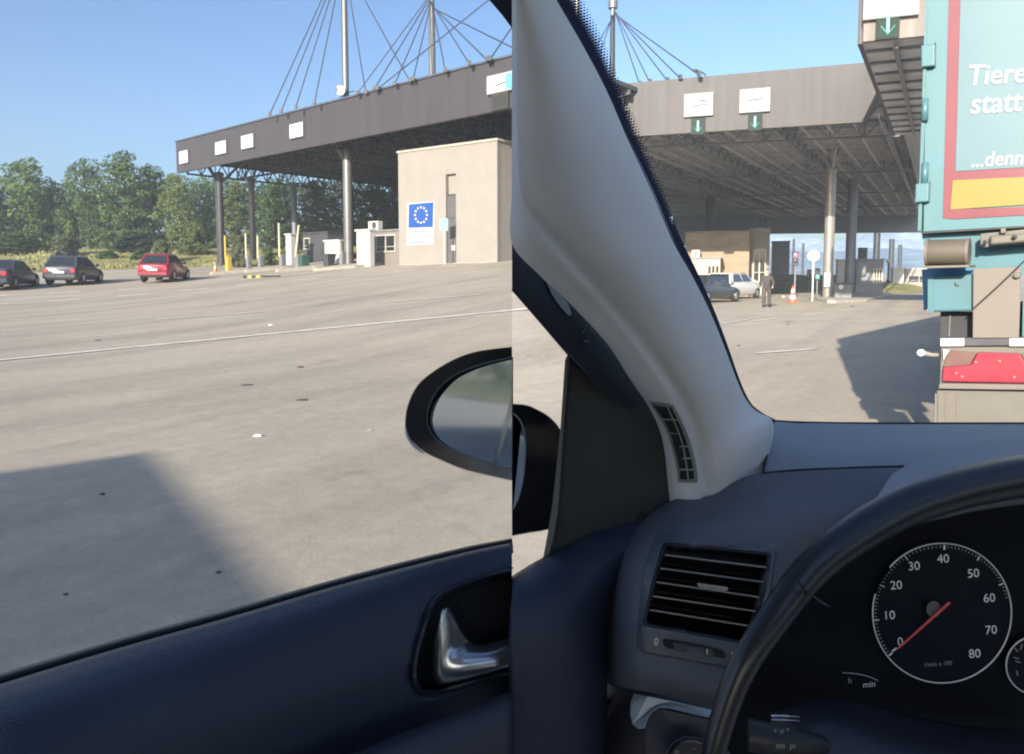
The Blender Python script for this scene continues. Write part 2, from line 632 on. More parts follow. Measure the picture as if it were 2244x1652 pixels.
# ------------------------------------------------------------------ trees
def leaf_mat(name, col, var=0.35):
    m = bpy.data.materials.new(name)
    m.use_nodes = True
    t = m.node_tree
    b = t.nodes["Principled BSDF"]
    tc = N(t, "ShaderNodeTexCoord")
    nz = N(t, "ShaderNodeTexNoise")
    nz.inputs["Scale"].default_value = 0.8
    nz.inputs["Detail"].default_value = 6
    t.links.new(tc.outputs["Object"], nz.inputs["Vector"])
    oi = N(t, "ShaderNodeObjectInfo")
    ad = N(t, "ShaderNodeMath", operation='MULTIPLY_ADD')
    ad.inputs[1].default_value, ad.inputs[2].default_value = 0.25, -0.12
    t.links.new(oi.outputs["Random"], ad.inputs[0])
    a2 = N(t, "ShaderNodeMath", operation='ADD')
    t.links.new(nz.outputs[0], a2.inputs[0])
    t.links.new(ad.outputs[0], a2.inputs[1])
    rp = N(t, "ShaderNodeValToRGB")
    rp.color_ramp.elements[0].position, rp.color_ramp.elements[1].position = 0.32, 0.68
    rp.color_ramp.elements[0].color = (col[0] * (1 - var), col[1] * (1 - var), col[2] * (1 - var * .4), 1)
    rp.color_ramp.elements[1].color = (col[0] * (1 + var * 1.2), col[1] * (1 + var), col[2] * (1 + var * .5), 1)
    t.links.new(a2.outputs[0], rp.inputs[0])
    t.links.new(rp.outputs[0], b.inputs["Base Color"])
    b.inputs["Roughness"].default_value = 0.75
    b.inputs["Specular IOR Level"].default_value = 0.25
    tl = N(t, "ShaderNodeBsdfTranslucent")
    t.links.new(rp.outputs[0], tl.inputs[0])
    mx = N(t, "ShaderNodeMixShader")
    mx.inputs[0].default_value = 0.18
    t.links.new(b.outputs[0], mx.inputs[1])
    t.links.new(tl.outputs[0], mx.inputs[2])
    t.links.new(mx.outputs[0], t.nodes["Material Output"].inputs[0])
    return m
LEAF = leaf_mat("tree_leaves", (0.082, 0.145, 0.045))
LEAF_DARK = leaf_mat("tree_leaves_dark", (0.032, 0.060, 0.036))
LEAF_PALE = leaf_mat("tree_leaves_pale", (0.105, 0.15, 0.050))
LEAF_BUSH = leaf_mat("bush_leaves", (0.13, 0.155, 0.085))
BARK = mat("bark", (0.09, 0.075, 0.06), 0.9, var=0.35, scale=4, bump=0.6, bscale=14)
def leaf_cloud(mb, rnd, c, rx, ry, rz, n, size):
    for _ in range(n):
        while True:
            q = Vector((rnd.uniform(-1, 1), rnd.uniform(-1, 1), rnd.uniform(-1, 1)))
            if q.length <= 1: break
        if q.length > 1e-3:
            q = q.normalized() * (q.length ** 0.55)
        p = c + Vector((q.x * rx, q.y * ry, q.z * rz))
        s = size * rnd.uniform(0.5, 1.3)
        nrm = (q + Vector((rnd.gauss(0, .6), rnd.gauss(0, .6), rnd.gauss(0, .6) + 0.4))).normalized()
        u = nrm.cross(Vector((rnd.gauss(0, 1), rnd.gauss(0, 1), rnd.gauss(0, 1)))).normalized() * s
        v = nrm.cross(u).normalized() * s * rnd.uniform(.4, .8)
        mb.add([p - u, p + v * .8 - u * .1, p + u, p - v], [(0, 1, 2, 3)])
def tree_parts(seed, h, spread, lo=0.03, nblob=34, leaf=0.17, per=190, taper=0.7):
    """crown and trunk meshes about the foot of the tree"""
    rnd = random.Random(seed)
    tr, cr = MB(), MB()
    top = Vector((rnd.gauss(0, .3), rnd.gauss(0, .3), h * 0.86))
    mid = Vector((rnd.gauss(0, .15), rnd.gauss(0, .15), h * 0.4))
    tr.tube(crom([(0, 0, -0.3), mid, top], 6), [0.03 * h * (1 - 0.85 * i / 12) for i in range(13)], 8)
    for k in range(nblob):
        f = lo + (1 - lo) * (k + rnd.random()) / nblob
        prof = math.sin(math.pi * min(1, (0.22 + 0.78 * f)) ** taper * 0.97) ** 0.65
        a = k * 2.399 + rnd.uniform(-.5, .5)
        rad = spread * prof * rnd.uniform(0.35, 1.05)
        c = Vector((math.cos(a) * rad, math.sin(a) * rad, f * h * 0.97 + rnd.uniform(-.25, .25)))
        b = spread * rnd.uniform(0.2, 0.42)
        leaf_cloud(cr, rnd, c, b * 1.15, b * 1.15, b * rnd.uniform(.6, .95), int(per * rnd.uniform(.6, 1.3)), leaf)
        if k % 2 == 0:
            st = Vector((0, 0, max(0.2 * h, c.z - rad * 0.9)))
            tr.tube(crom([st * 1.0, (st + c) / 2 + Vector((0, 0, .2)), c], 3), [0.012 * h, .010 * h, .008 * h, .006 * h, .004 * h, .003 * h, .002 * h], 5)
    for k in range(int(nblob * 0.7)):       # ragged sprays poking out
        f = rnd.uniform(lo, 1.0)
        prof = math.sin(math.pi * min(1, (0.22 + 0.78 * f)) ** taper * 0.97) ** 0.65
        a = rnd.uniform(0, 6.28)
        rad = spread * prof * rnd.uniform(0.95, 1.3)
        c = Vector((math.cos(a) * rad, math.sin(a) * rad, f * h + rnd.uniform(-.1, .5)))
        leaf_cloud(cr, rnd, c, .45, .45, .3, 45, leaf * 0.9)
    return tr, cr
PROTO = {}
def plant(kind, name, label, cat, px, pyb, pyt, Y, wpx, lm, group, sink=0.0):
    p = GY(px, Y)
    p.z = max(p.z, mz(p.x, p.y, mline(p.x)) if p.y > mline(p.x) else p.z) - sink
    h = ztop(p, pyt) - p.z
    sp_ = wpx / 2 / F_PX * Y * (1.1 if cat == 'tree' else 1)
    seed, H, S = kind
    key = (kind, lm.name)
    t = thing(name, label, cat, p, rz=(px * 0.37) % 6.28, group=group)
    if key not in PROTO:
        tr, cr = tree_parts(seed, H, S)
        a = tr.build("trunk", BARK, t, smooth=True)
        b = cr.build("crown", lm, t, fixn=False)
        PROTO[key] = (a.data, b.data)
    else:
        for nm, d in zip(("trunk", "crown"), PROTO[key]):
            o = bpy.data.objects.new(nm, d)
            COL.objects.link(o)
            o.parent = t
    t.scale = (sp_ / S, sp_ / S, h / H)
    return t
K = [(11, 10, 3.2), (23, 11, 2.6), (37, 9, 3.6), (41, 10, 3.0)]
TREES = [
 (65, 352, 68, 118, 0, LEAF, "broad grey green tree rising behind the dark saloon, taller than its neighbours"),
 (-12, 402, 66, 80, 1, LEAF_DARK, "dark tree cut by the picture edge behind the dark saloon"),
 (122, 412, 72, 90, 3, LEAF_DARK, "dark leaved lower tree behind the grey hatchback"),
 (197, 352, 68, 100, 2, LEAF, "ragged topped tree standing behind and right of the grey hatchback"),
 (277, 338, 67, 104, 1, LEAF, "tallest green tree, its pointed top between two lower crowns"),
 (340, 366, 69, 92, 0, LEAF, "tree above the red hatchback with a flat leafy top"),
 (398, 384, 66, 84, 3, LEAF_PALE, "yellow green tree just beside the end of the dark fascia"),
 (450, 388, 70, 90, 2, LEAF, "green tree behind the double pipe column of the dark canopy"),
 (524, 396, 68, 84, 1, LEAF_PALE, "sunlit tree seen between the two outermost canopy columns"),
 (606, 396, 67, 96, 0, LEAF, "dense tree behind the white booth under the dark canopy"),
 (692, 400, 66, 100, 3, LEAF_PALE, "bushy sunlit tree behind the dark booths under the canopy"),
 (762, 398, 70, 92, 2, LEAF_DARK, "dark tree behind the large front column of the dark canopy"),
 (820, 404, 66, 88, 1, LEAF, "green tree between the large column and the cream building"),
 (885, 398, 68, 90, 0, LEAF, "tree partly hidden by the cream building's corner"),
]
for px, pyt, Y, w, k, lm, lb in TREES:
    plant(K[k], "deciduous_tree", lb, "tree", px, 0, pyt, Y, w, lm, "trees beyond the meadow", 0.3)
# darker wood behind, one mass
rnd = random.Random(77)
mb = MB()
for k in range(420):
    x = rnd.uniform(-66, 14)
    y = rnd.uniform(72, 80)
    z0 = mz(x, y, mline(x))
    f = rnd.random()
    b = rnd.uniform(1.0, 1.9)
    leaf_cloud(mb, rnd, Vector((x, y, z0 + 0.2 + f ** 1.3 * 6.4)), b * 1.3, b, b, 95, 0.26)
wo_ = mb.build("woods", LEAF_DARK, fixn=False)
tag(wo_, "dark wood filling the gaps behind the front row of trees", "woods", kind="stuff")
rnd = random.Random(21)
mb = MB()
for k in range(90):
    x = rnd.uniform(-125, -40)
    b = rnd.uniform(1.2, 2.6)
    leaf_cloud(mb, rnd, Vector((x, -50 + rnd.uniform(-4, 4), 2.4 + rnd.random() * 3.5)), b * 1.4, b, b, 60, 0.35)
tag(mb.build("woods", LEAF, fixn=False), "green trees on the bank behind us, seen only in the wing mirror", "woods", kind="stuff")
BUSHES = [
 (142, 548, 520, 58, 40, LEAF_BUSH, "grey green shrub on the meadow just above the grey hatchback"),
 (160, 548, 492, 59, 22, LEAF_PALE, "slender young tree rising above the shrub near the grey hatchback"),
 (357, 556, 530, 55, 42, LEAF_BUSH, "grey green shrub just above the roof of the red hatchback"),
 (240, 560, 550, 57, 40, LEAF, "low spreading shrub on the open meadow between two parked cars"),
 (316, 560, 547, 57, 40, LEAF, "small low shrub on the meadow left of the red hatchback"),
 (428, 545, 500, 60, 55, LEAF_PALE, "pale bush at the wood's foot near the double pipe column"),
 (40, 545, 512, 62, 90, LEAF, "dark undergrowth bush behind the dark saloon at the wood's foot"),
 (300, 545, 512, 63, 80, LEAF_DARK, "dark leaved bush under the tallest tree"),
 (525, 590, 522, 52, 34, LEAF_BUSH, "cone shaped grey green shrub between the thin barrier poles"),
 (590, 560, 545, 54, 30, LEAF, "low shrub behind the rear canopy columns"),
]
for px, pyb, pyt, Y, w, lm, lb in BUSHES:
    plant((61, 4, 1.6), "shrub", lb, "shrub", px, pyb, pyt, Y, w, lm, "shrubs on the meadow", 0.1)
# ------------------------------------------------------------------ shared materials
FASCIA_D = ribbed("fascia_brown", (0.054, 0.049, 0.053), 5.0, 'X', 0.10, 0.5, 0.0, 0.10)
FASCIA_L = ribbed("fascia_grey", (0.063, 0.060, 0.060), 4.0, 'X', 0.22, 0.6, 0.0, 0.14)
FASCIA_W = ribbed("fascia_white", (0.30, 0.265, 0.24), 6.0, 'X', 0.8, 0.5, 0.0, 0.25)
STEEL_D = mat("dark_steel", (0.045, 0.047, 0.055), 0.55, 0.3, var=0.25, scale=1.5, dirt=0.3)
STEEL_G = mat("grey_steel", (0.17, 0.165, 0.16), 0.42, 0.4, var=0.15, scale=1.2, dirt=0.35)
STEEL_B = mat("blue_grey_steel", (0.17, 0.185, 0.215), 0.5, 0.2, var=0.2, scale=1.2)
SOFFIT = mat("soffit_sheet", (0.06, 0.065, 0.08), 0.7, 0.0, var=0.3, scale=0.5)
SOFFIT_L = mat("soffit_hazed", (0.42, 0.43, 0.46), 0.7, 0.0, var=0.45, scale=0.7)  # pale tone stands in for the haze under the roof
WHITE = mat("white_paint", (0.50, 0.49, 0.46), 0.5, var=0.06, scale=2, dirt=0.25)
SIGNW = mat("sign_white", (0.55, 0.55, 0.55), 0.7, var=0.03, scale=2, spec=.2)
INK = mat("sign_ink", (0.07, 0.07, 0.075), 0.6, var=0.1)
CREAM = mat("cream_render", (0.27, 0.248, 0.222), 0.85, var=0.07, scale=0.9, bump=0.15, bscale=30, dirt=0.18)
CONCR = mat("concrete", (0.40, 0.37, 0.31), 0.9, var=0.18, scale=2, bump=0.2, bscale=30, dirt=0.3)
DARKG = mat("dark_glass", (0.02, 0.024, 0.03), 0.12, var=0.2, spec=0.7)
DGREY = mat("charcoal_paint", (0.055, 0.056, 0.062), 0.55, var=0.2, dirt=0.3)
GREYP = mat("grey_panel", (0.18, 0.19, 0.2), 0.6, var=0.12, dirt=0.3)
RUBBER = mat("rubber", (0.02, 0.02, 0.021), 0.85, var=0.3)
YEL = mat("yellow_paint", (0.62, 0.42, 0.06), 0.5, var=0.15, dirt=0.3)
RED = mat("red_paint", (0.45, 0.03, 0.035), 0.5, var=0.15)
GREEN_LED = mat("green_led", (0.05, 0.5, 0.4), 0.4, emit=(0.05, 0.85, 0.50), es=0.17)
RED_LAMP = mat("red_lamp_lit", (0.5, 0.03, 0.04), 0.3, emit=(1.0, 0.10, 0.14), es=0.6)
GREEN_LAMP = mat("green_lamp_lit", (0.03, 0.4, 0.25), 0.3, emit=(0.05, 0.9, 0.5), es=0.35)
def sub(px0, t, px1): return px0 + (px1 - px0) * t
def nrm2(x, y): return Vector((x, y, 0)).normalized()
def truss(mb, P, Q, h, bay, r=0.05):
    P, Q = Vector(P), Vector(Q)
    n = max(2, round((Q - P).length / bay))
    dn = Vector((0, 0, -h))
    mb.bar(P, Q, r * 2.2)
    mb.bar(P + dn, Q + dn, r * 2.6)
    for i in range(n):
        a, b = P.lerp(Q, i / n), P.lerp(Q, (i + 1) / n)
        m = (a + b) / 2
        mb.bar(a + dn, m, r * 1.4)
        mb.bar(m, b + dn, r * 1.4)
        mb.bar(a, a + dn, r * 1.2)
    mb.bar(Q, Q + dn, r * 1.2)

# ================================================================== dark canopy (beyond the side window)
A = W(390, 350, 54.8)
A.z = 0
u, n_ = nrm2(0.77, -0.64), nrm2(0.64, 0.77)
RZL = math.atan2(u.y, u.x)
ZB, ZT = 8.92, 11.25
def LP(a, b, z=0.0):
    p = A + u * a + n_ * b
    return Vector((p.x, p.y, z))
LEN, DEP = 36.6, 27.0
base = LP(0, 0, gz(A.x, A.y))
cl = thing("toll_canopy", "long dark brown canopy on slim columns beyond the side window", "canopy", base)
loop = lambda a0, a1, b0, b1: [LP(a0, b0), LP(a1, b0), LP(a1, b1), LP(a0, b1)]
MB().prism(loop(0, LEN, -0.12, 0.1), ZB, ZT).build("front_fascia", FASCIA_D, cl, world=True)
MB().prism(loop(-0.05, LEN, -0.2, 0.16), ZT + .003, ZT + 0.1).build("fascia_cap", mat("cap_flashing", (0.11, 0.13, 0.17), 0.5, 0.4), cl, world=True)
MB().prism(loop(0, 0.2, 0.103, DEP), 9.85, ZT - .02).build("end_fascia", FASCIA_D, cl, world=True)
MB().prism(loop(0.2, LEN, DEP - .2, DEP), 9.85, ZT - .02).build("rear_fascia", FASCIA_D, cl, world=True)
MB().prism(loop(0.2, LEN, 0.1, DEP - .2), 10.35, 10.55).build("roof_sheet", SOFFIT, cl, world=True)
mb = MB()
for k in range(13):
    b = 1.2 + k * 2.05
    mb.bar(LP(0.2, b, 10.2), LP(LEN, b, 10.2), 0.14, 0.24)
for k in range(31):
    a = 0.8 + k * 1.17
    mb.bar(LP(a, 0.2, 10.0), LP(a, DEP - .2, 10.0), 0.07, 0.12)
mb.build("purlins", mat("purlin_steel", (0.14, 0.145, 0.155), 0.5, 0.3, var=0.3), cl, world=True)
mb = MB()
for a in (0.35, 9.5, 18.6, 27.5, 35.5):
    truss(mb, LP(a, 0.5, 9.85), LP(a, DEP - .3, 9.85), 0.95, 1.15)
truss(mb, LP(0.4, DEP - .5, 9.85), LP(LEN, DEP - .5, 9.85), 0.95, 1.15)
truss(mb, LP(0.4, 4.6, 9.85), LP(LEN, 4.6, 9.85), 0.95, 1.3)
mb.build("truss", STEEL_D, cl, world=True)
def lcol(px, py, r, m, br=True, top=8.95, twin=False, fa=None, fb=None):
    rr_ = (px - CX) / F_PX
    if fb is not None:
        a = (rr_ * (A.y + n_.y * fb) - A.x - n_.x * fb) / (u.x - rr_ * u.y)
        p = LP(a, fb)
    else:
        b = (rr_ * (A.y + u.y * fa) - A.x - u.x * fa) / (n_.x - rr_ * n_.y)
        p = LP(fa, b)
    p.z = gz(p.x, p.y)
    mb = MB()
    mb.tube([(p.x, p.y, p.z - .1), (p.x, p.y, top)], r, 14)
    mb.tube([(p.x, p.y, p.z - .1), (p.x, p.y, p.z + .25)], r * 1.5, 14)
    mb.tube([(p.x, p.y, top - .25), (p.x, p.y, top - .05)], r * 1.35, 14)
    if br:
        for q in (p + n_ * 1.9, p - n_ * 1.3, p - u * 1.9):
            mb.bar((p.x, p.y, top - .9), (q.x, q.y, 9.9), 0.15)
    if twin:
        q = p - u * 0.45
        mb.tube(crom([(q.x, q.y, p.z), (q.x, q.y, top - .7), (q.x, q.y, top - .3), (q.x + .2, q.y, top - .1), (p.x, p.y, top)], 3), 0.12, 10)
    mb.build("column", m, cl, world=True, smooth=True, auto=40)
lcol(488, 592, 0.26, STEEL_D, twin=True, fb=1.9)
lcol(557, 586, 0.25, STEEL_G, br=False, fa=1.6)
lcol(649, 582, 0.24, STEEL_B, br=False, fa=1.6)
lcol(766, 581, 0.30, STEEL_G, fb=1.9)
lcol(842, 577, 0.24, STEEL_D, br=False, fb=22)

# masts and stays
CABLE = mat("steel_cable", (0.06, 0.07, 0.10), 0.5, 0.3)
def mast(label, px, Y, pytop, stays, r=0.2, zroof=ZT, farstays=()):
    p = GY(px, Y)
    d = raydir(px, pytop)
    ztp = EYE + d.z / d.y * Y
    t = thing("suspension_mast", label, "mast", (p.x, p.y, zroof - 0.8), group="masts holding the canopy roofs")
    mb = MB()
    mb.tube([(p.x, p.y, zroof - .8), (p.x, p.y, zroof + 3), (p.x, p.y, ztp)], [r, r, r * .8], 14)
    mb.tube([(p.x, p.y, ztp - .3), (p.x, p.y, ztp + .3)], r * 1.6, 14)
    mb.build("pole", STEEL_G, t, world=True, smooth=True, auto=40)
    for i, (qx, qy, off) in enumerate(stays):
        # stay foot: on the roof at height zroof, seen at qx, qy
        d = raydir(qx, qy)
        k = (zroof - .03 - EYE) / d.z if off is None else None
        f = Vector((0, 0, EYE)) + d * k if k else W(qx, qy, off)
        MB().tube([f, (p.x, p.y, ztp - 0.1 - 0.12 * i)], 0.035, 6).build("stay_cable", CABLE, t, world=True)
        MB().box(f.x - .08, f.x + .08, f.y - .08, f.y + .08, f.z - .05, f.z + .18).build("stay_anchor", STEEL_D, t, world=True)
    return t
mast("tall grey mast with a white dish at its foot, standing above the dark fascia", 765, 44.5, -110,
     [(591, 251, None), (616, 245, None), (648, 235, None), (689, 226, None), (802, 204, None), (898, 178, None)])
mast("second tall grey mast above the dark fascia, nearer the car pillar", 951, 42.0, -20,
     [(782, 206, None), (820, 195, None), (865, 185, None), (905, 175, None), (976, 156, None), (1029, 141, None), (1068, 132, None), (1135, 110, None)])
mast("mast out of view whose stay cables cross behind the dark fascia's nearer end", 1260, 40.0, -160,
     [(827, 195, None), (1073, 131, None)])
# white dish on the first mast
p = W(746, 198, 44.0)
t = thing("satellite_dish", "round white dish antenna beside the mast foot on the dark canopy", "dish", (p.x, p.y, ZT))
mb = MB()
mb.lathe([(0.0, 0.12), (0.12, 0.10), (0.24, 0.04), (0.31, -0.04), (0.29, -0.05), (0.2, 0.02), (0.05, 0.07)], 'Y', 24, (0, 0, p.z - ZT))
mb.build("reflector", WHITE, t, smooth=True)
MB().tube([(0, 0.1, -.1), (0, 0.12, p.z - ZT), (0, 0.05, p.z - ZT)], 0.04, 8).build("bracket", STEEL_D, t)
MB().tube([(0, 0.1, p.z - ZT + .05), (.35, .3, p.z - ZT - .1), (.75, 0.45, p.z - ZT + .1)], 0.035, 6).build("arm", STEEL_D, t)

# white sign boards on the dark fascia
def fsign(label, px0, py0, px1, py1, O, uu, nn, off, rz, group, pic=0, name="sign_board", extra=None):
    """board lying on the fascia plane through O with outward normal -nn"""
    P = O - nn * off
    a, b = on_plane(px0, py0, P, nn), on_plane(px1, py1, P, nn)
    w = (b - a).dot(uu)
    h = a.z - b.z
    c = a
    t = thing(name, label, "sign", (c.x, c.y, b.z), rz, group)
    MB().box(0, w, 0, off - 0.02, 0, h).build("board", SIGNW, t, bevel=0.01)
    mb = MB()
    for x0, x1, z0, z1 in ((-.03, w + .03, -.05, -.002), (-.03, w + .03, h + .002, h + .05), (-.03, -.002, -.001, h + .001), (w + .002, w + .03, -.001, h + .001)):
        mb.box(x0, x1, 0.005, off - 0.025, z0, z1)
    mb.build("frame", GREYP, t)
    if pic:
        mb = MB()
        pts = {1: [(.25, .38), (.45, .46), (.62, .47), (.78, .46), (.80, .56), (.74, .64), (.62, .68), (.52, .68)],
               2: [(.27, .5), (.45, .52), (.6, .53), (.72, .55), (.77, .62)],
               3: [(.22, .36), (.4, .44), (.55, .45), (.68, .46), (.74, .54), (.70, .64), (.58, .68), (.48, .67)]}[pic]
        q = crom([(x * w, -0.004, z * h) for x, z in pts], 4)
        for i in range(len(q) - 1):
            mb.bar(q[i], q[i + 1], 0.004, h * 0.09)
        mb.build("pictogram", INK, t)
    return t
O_L = LP(0, -0.12, 0)
gl = "white sign boards along the dark fascia"
for (a, b, c, d, lb) in [(392, 333, 411, 355, "white square board at the very corner end of the dark fascia"),
                         (471, 313, 494.5, 334, "white square board next along from the corner of the dark fascia"),
                         (528, 299, 554, 321, "white square board above the rear columns, third from the fascia corner"),
                         (634, 274, 663, 297, "white square board nearest the tall mast with the dish")]:
    fsign(lb, a, b, c, d, O_L, u, n_, 0.14, RZL, gl)
t = fsign("white board with vehicle outline and turquoise end, above the cream building", 1067, 169, 1150, 188, O_L, u, n_, 0.16, RZL, gl, 3)
# the board's turquoise end panel and the dark unit below it
P = O_L - n_ * 0.165
a, b = on_plane(1108, 161, P, n_), on_plane(1150, 185, P, n_)
inv = Matrix.Rotation(-RZL, 3, 'Z')
qa, qb = inv @ (a - t.location), inv @ (b - t.location)
MB().box(qa.x, qb.x, -0.012, -0.004, 0.02, qa.z - 0.0).build("colour_panel", mat("turquoise_panel", (0.12, 0.36, 0.36), 0.7, spec=.2), t)
a, b = on_plane(1076, 207, P, n_), on_plane(1112, 236, P, n_)
t2 = thing("lane_signal", "switched off dark lane signal box under the vehicle sign on the dark fascia", "lane signal", (a.x, a.y, b.z), RZL)
w_, h_ = (b - a).dot(u), a.z - b.z
MB().box(0, w_, 0.02, 0.14, 0, h_).build("housing", mat("signal_off", (0.06, 0.06, 0.058), 0.9, spec=.1), t2, bevel=.01)
MB().box(w_ * .1, w_ * .9, 0.008, 0.018, h_ * .1, h_ * .9).build("screen", mat("signal_screen", (0.045, 0.048, 0.045), 0.9, spec=.1), t2)

# ================================================================== cream building with the blue panel
B0, B1 = G(875, 581), G(1090, 574)
bl = B1 - B0
bl.z = 0
bu = bl.normalized()
bn = Vector((-bu.y, bu.x, 0))
if bn.y < 0: bn = -bn
zb = min(B0.z, B1.z) - 0.3
zt0 = ztop(B0, 336)
cb = thing("office_building", "plain cream office block with a tall dark door and a blue panel", "building", (B0.x, B0.y, zb), math.atan2(bu.y, bu.x))
BW, BH = bl.length, zt0 - zb
sd = Matrix.Rotation(-math.atan2(bu.y, bu.x), 3, 'Z') @ n_
def bpx(px, py, off=0.0):
    p = on_plane(px, py, B0 - bn * off, bn)
    return (p - B0).dot(bu), p.z - zb
def bquad(name, pts, m, off, thick, parent=cb):
    mb = MB()
    mb.slab([(bpx(x, y, off)[0], -off, bpx(x, y, off)[1]) for x, y in pts], (0, thick, 0))
    return mb.build(name, m, parent)
# walls with openings left out as recessed panels in front of a core
x0d, z0d = bpx(978, 577)
x1d, _ = bpx(1000, 577)
_, zdt = bpx(988, 427)
_, zst = bpx(988, 381)
mb = MB()
mb.prism([(0, 0), (x0d, 0), (x0d, 0.35), (0, 0.35)], 0, BH)
mb.prism([(x1d, 0), (BW, 0), (BW, 0.35), (x1d, 0.35)], 0, BH)
mb.prism([(x0d, 0), (x1d, 0), (x1d, 0.35), (x0d, 0.35)], zst, BH)
mb.prism([(0, 0.352), (BW, 0.352), (BW + sd.x * 8, sd.y * 8), (sd.x * 8, sd.y * 8)], 0, BH - .01)
mb.build("wall", CREAM, cb)
mb = MB()
mb.prism([(-.06, -.06), (BW + .06, -.06), (BW + sd.x * 8, sd.y * 8), (sd.x * 8, sd.y * 8)], BH + .003, BH + .12)
mb.build("roof", CONCR, cb)
d = MB().box(x0d + .02, x1d - .02, 0.10, 0.16, 0.3, zdt).build("door", mat("door_brown", (0.10, 0.095, 0.095), 0.5, var=0.15), cb)
hz = bpx(990, 520)[1]
MB().bar((x0d + .12, 0.06, hz), (x0d + .38, 0.06, hz + .05), 0.04).build("handle", STEEL_G, d)
MB().box(x0d + .3, x0d + .55, 0.085, 0.098, hz - .7, hz - .42).build("notice", WHITE, d)
MB().box(x0d + .02, x1d - .02, 0.09, 0.097, hz + 1.0, hz + 1.06).build("rail", DGREY, d)
MB().box(x0d + .02, x1d - .02, 0.22, 0.26, zdt + .05, zst).build("transom_recess", CREAM, cb)
MB().box(x0d, x1d, 0.05, 0.3, zdt - .0, zdt + .05).build("transom", DGREY, cb)
# windows on the shaded side
ang_s = math.atan2(sd.y, sd.x)
for k, (zc, hh) in enumerate(((bpx(1090, 381)[1], 0.62), (bpx(1090, 495)[1], 0.55))):
    dx, dy = math.cos(ang_s), math.sin(ang_s)
    nx, ny = dy, -dx
    s0 = 1.15
    w = MB()
    q = lambda s, o: (BW + dx * s + nx * o, dy * s + ny * o)
    w.prism([q(s0, .003), q(s0 + 1.6, .003), q(s0 + 1.6, .06), q(s0, .06)], zc - hh / 2, zc + hh / 2)
    wo2 = w.build("window", mat("window_frame_dark", (0.10, 0.10, 0.10), 0.5), cb)
    w = MB()
    for j in range(3):
        w.prism([q(s0 + .08 + j * .5, .062), q(s0 + .48 + j * .5, .062), q(s0 + .48 + j * .5, .07), q(s0 + .08 + j * .5, .07)], zc - hh / 2 + .07, zc + hh / 2 - .07)
    w.build("pane", DARKG, wo2)
# lamp pole-like rods and paving trim at the base
bquad("base_trim", [(876, 584), (876, 580), (1090, 573), (1090, 577)], CONCR, 0.05, 0.045)
# blue panel
pb = thing("information_panel", "blue panel with a ring of twelve yellow stars on the cream wall", "panel", B0 + bu * bpx(922, 471)[0] + Vector((0, 0, zb + bpx(922, 498)[1] - B0.z)), math.atan2(bu.y, bu.x))
ox, oz = bpx(922, 471)[0], bpx(922, 498)[1]
def pq(pts, off, thick):
    mb = MB()
    mb.slab([(bpx(x, y, off)[0] - ox, -off, bpx(x, y, off)[1] - oz) for x, y in pts], (0, thick, 0))
    return mb
pq([(891, 539), (951, 535), (954, 440), (892, 445)], 0.03, 0.027).build("backing", mat("panel_white", (0.42, 0.40, 0.37), 0.5, var=.05), pb)
pq([(895, 499), (948, 497), (949.5, 443), (896, 448)], 0.045, 0.012).build("field", mat("panel_blue", (0.012, 0.07, 0.30), 0.5, var=0.1), pb)
mb = MB()
for k in range(12):
    a = k * math.pi / 6
    cx_, cy_ = 922.5 + 13.2 * math.sin(a), 471 - 17 * math.cos(a)
    for s in (0,):
        pts = []
        for j in range(10):
            rr = 3.3 if j % 2 == 0 else 1.4
            pts.append((cx_ + rr * math.sin(j * math.pi / 5), cy_ - rr * 1.1 * math.cos(j * math.pi / 5)))
        mb.slab([(bpx(x, y, .052)[0] - ox, -.052, bpx(x, y, .052)[1] - oz) for x, y in pts], (0, .005, 0))
mb.build("stars", mat("star_yellow", (0.5, 0.45, 0.15), 0.5, var=.05), pb)
for (x0_, x1_, yy) in ((905, 936, 507), (895, 948, 520), (896, 947, 532)):
    mb = MB()
    n = 14
    for j in range(n):
        xa = x0_ + (x1_ - x0_) * j / n
        xb = xa + (x1_ - x0_) / n * 0.72
        hh = 1.1 + 0.5 * ((j * 7 + yy) % 3 == 0)
        mb.slab([(bpx(x, y, .036)[0] - ox, -.036, bpx(x, y, .036)[1] - oz) for x, y in ((xa, yy + hh - (xa - x0_) * .03), (xb, yy + hh - (xb - x0_) * .03), (xb, yy - hh - (xb - x0_) * .03), (xa, yy - hh - (xa - x0_) * .03))], (0, .004, 0))
    mb.build("lettering", mat("lettering_blue", (0.10, 0.16, 0.36), 0.6), pb)
pg = thing("lane_sign_post", "thin pale post with a small turquoise plate before the cream wall", "sign post", G(981, 579) - bn * 0.25)
o_ = pg.location
MB().tube([(0, 0, -.1), (0, 0, 2.4)], 0.03, 8).build("post", WHITE, pg)
MB().box(-.24, .2, -.045, -.032, 1.75, 2.4).build("plate", mat("turquoise_plate", (0.22, 0.42, 0.40), 0.7), pg)

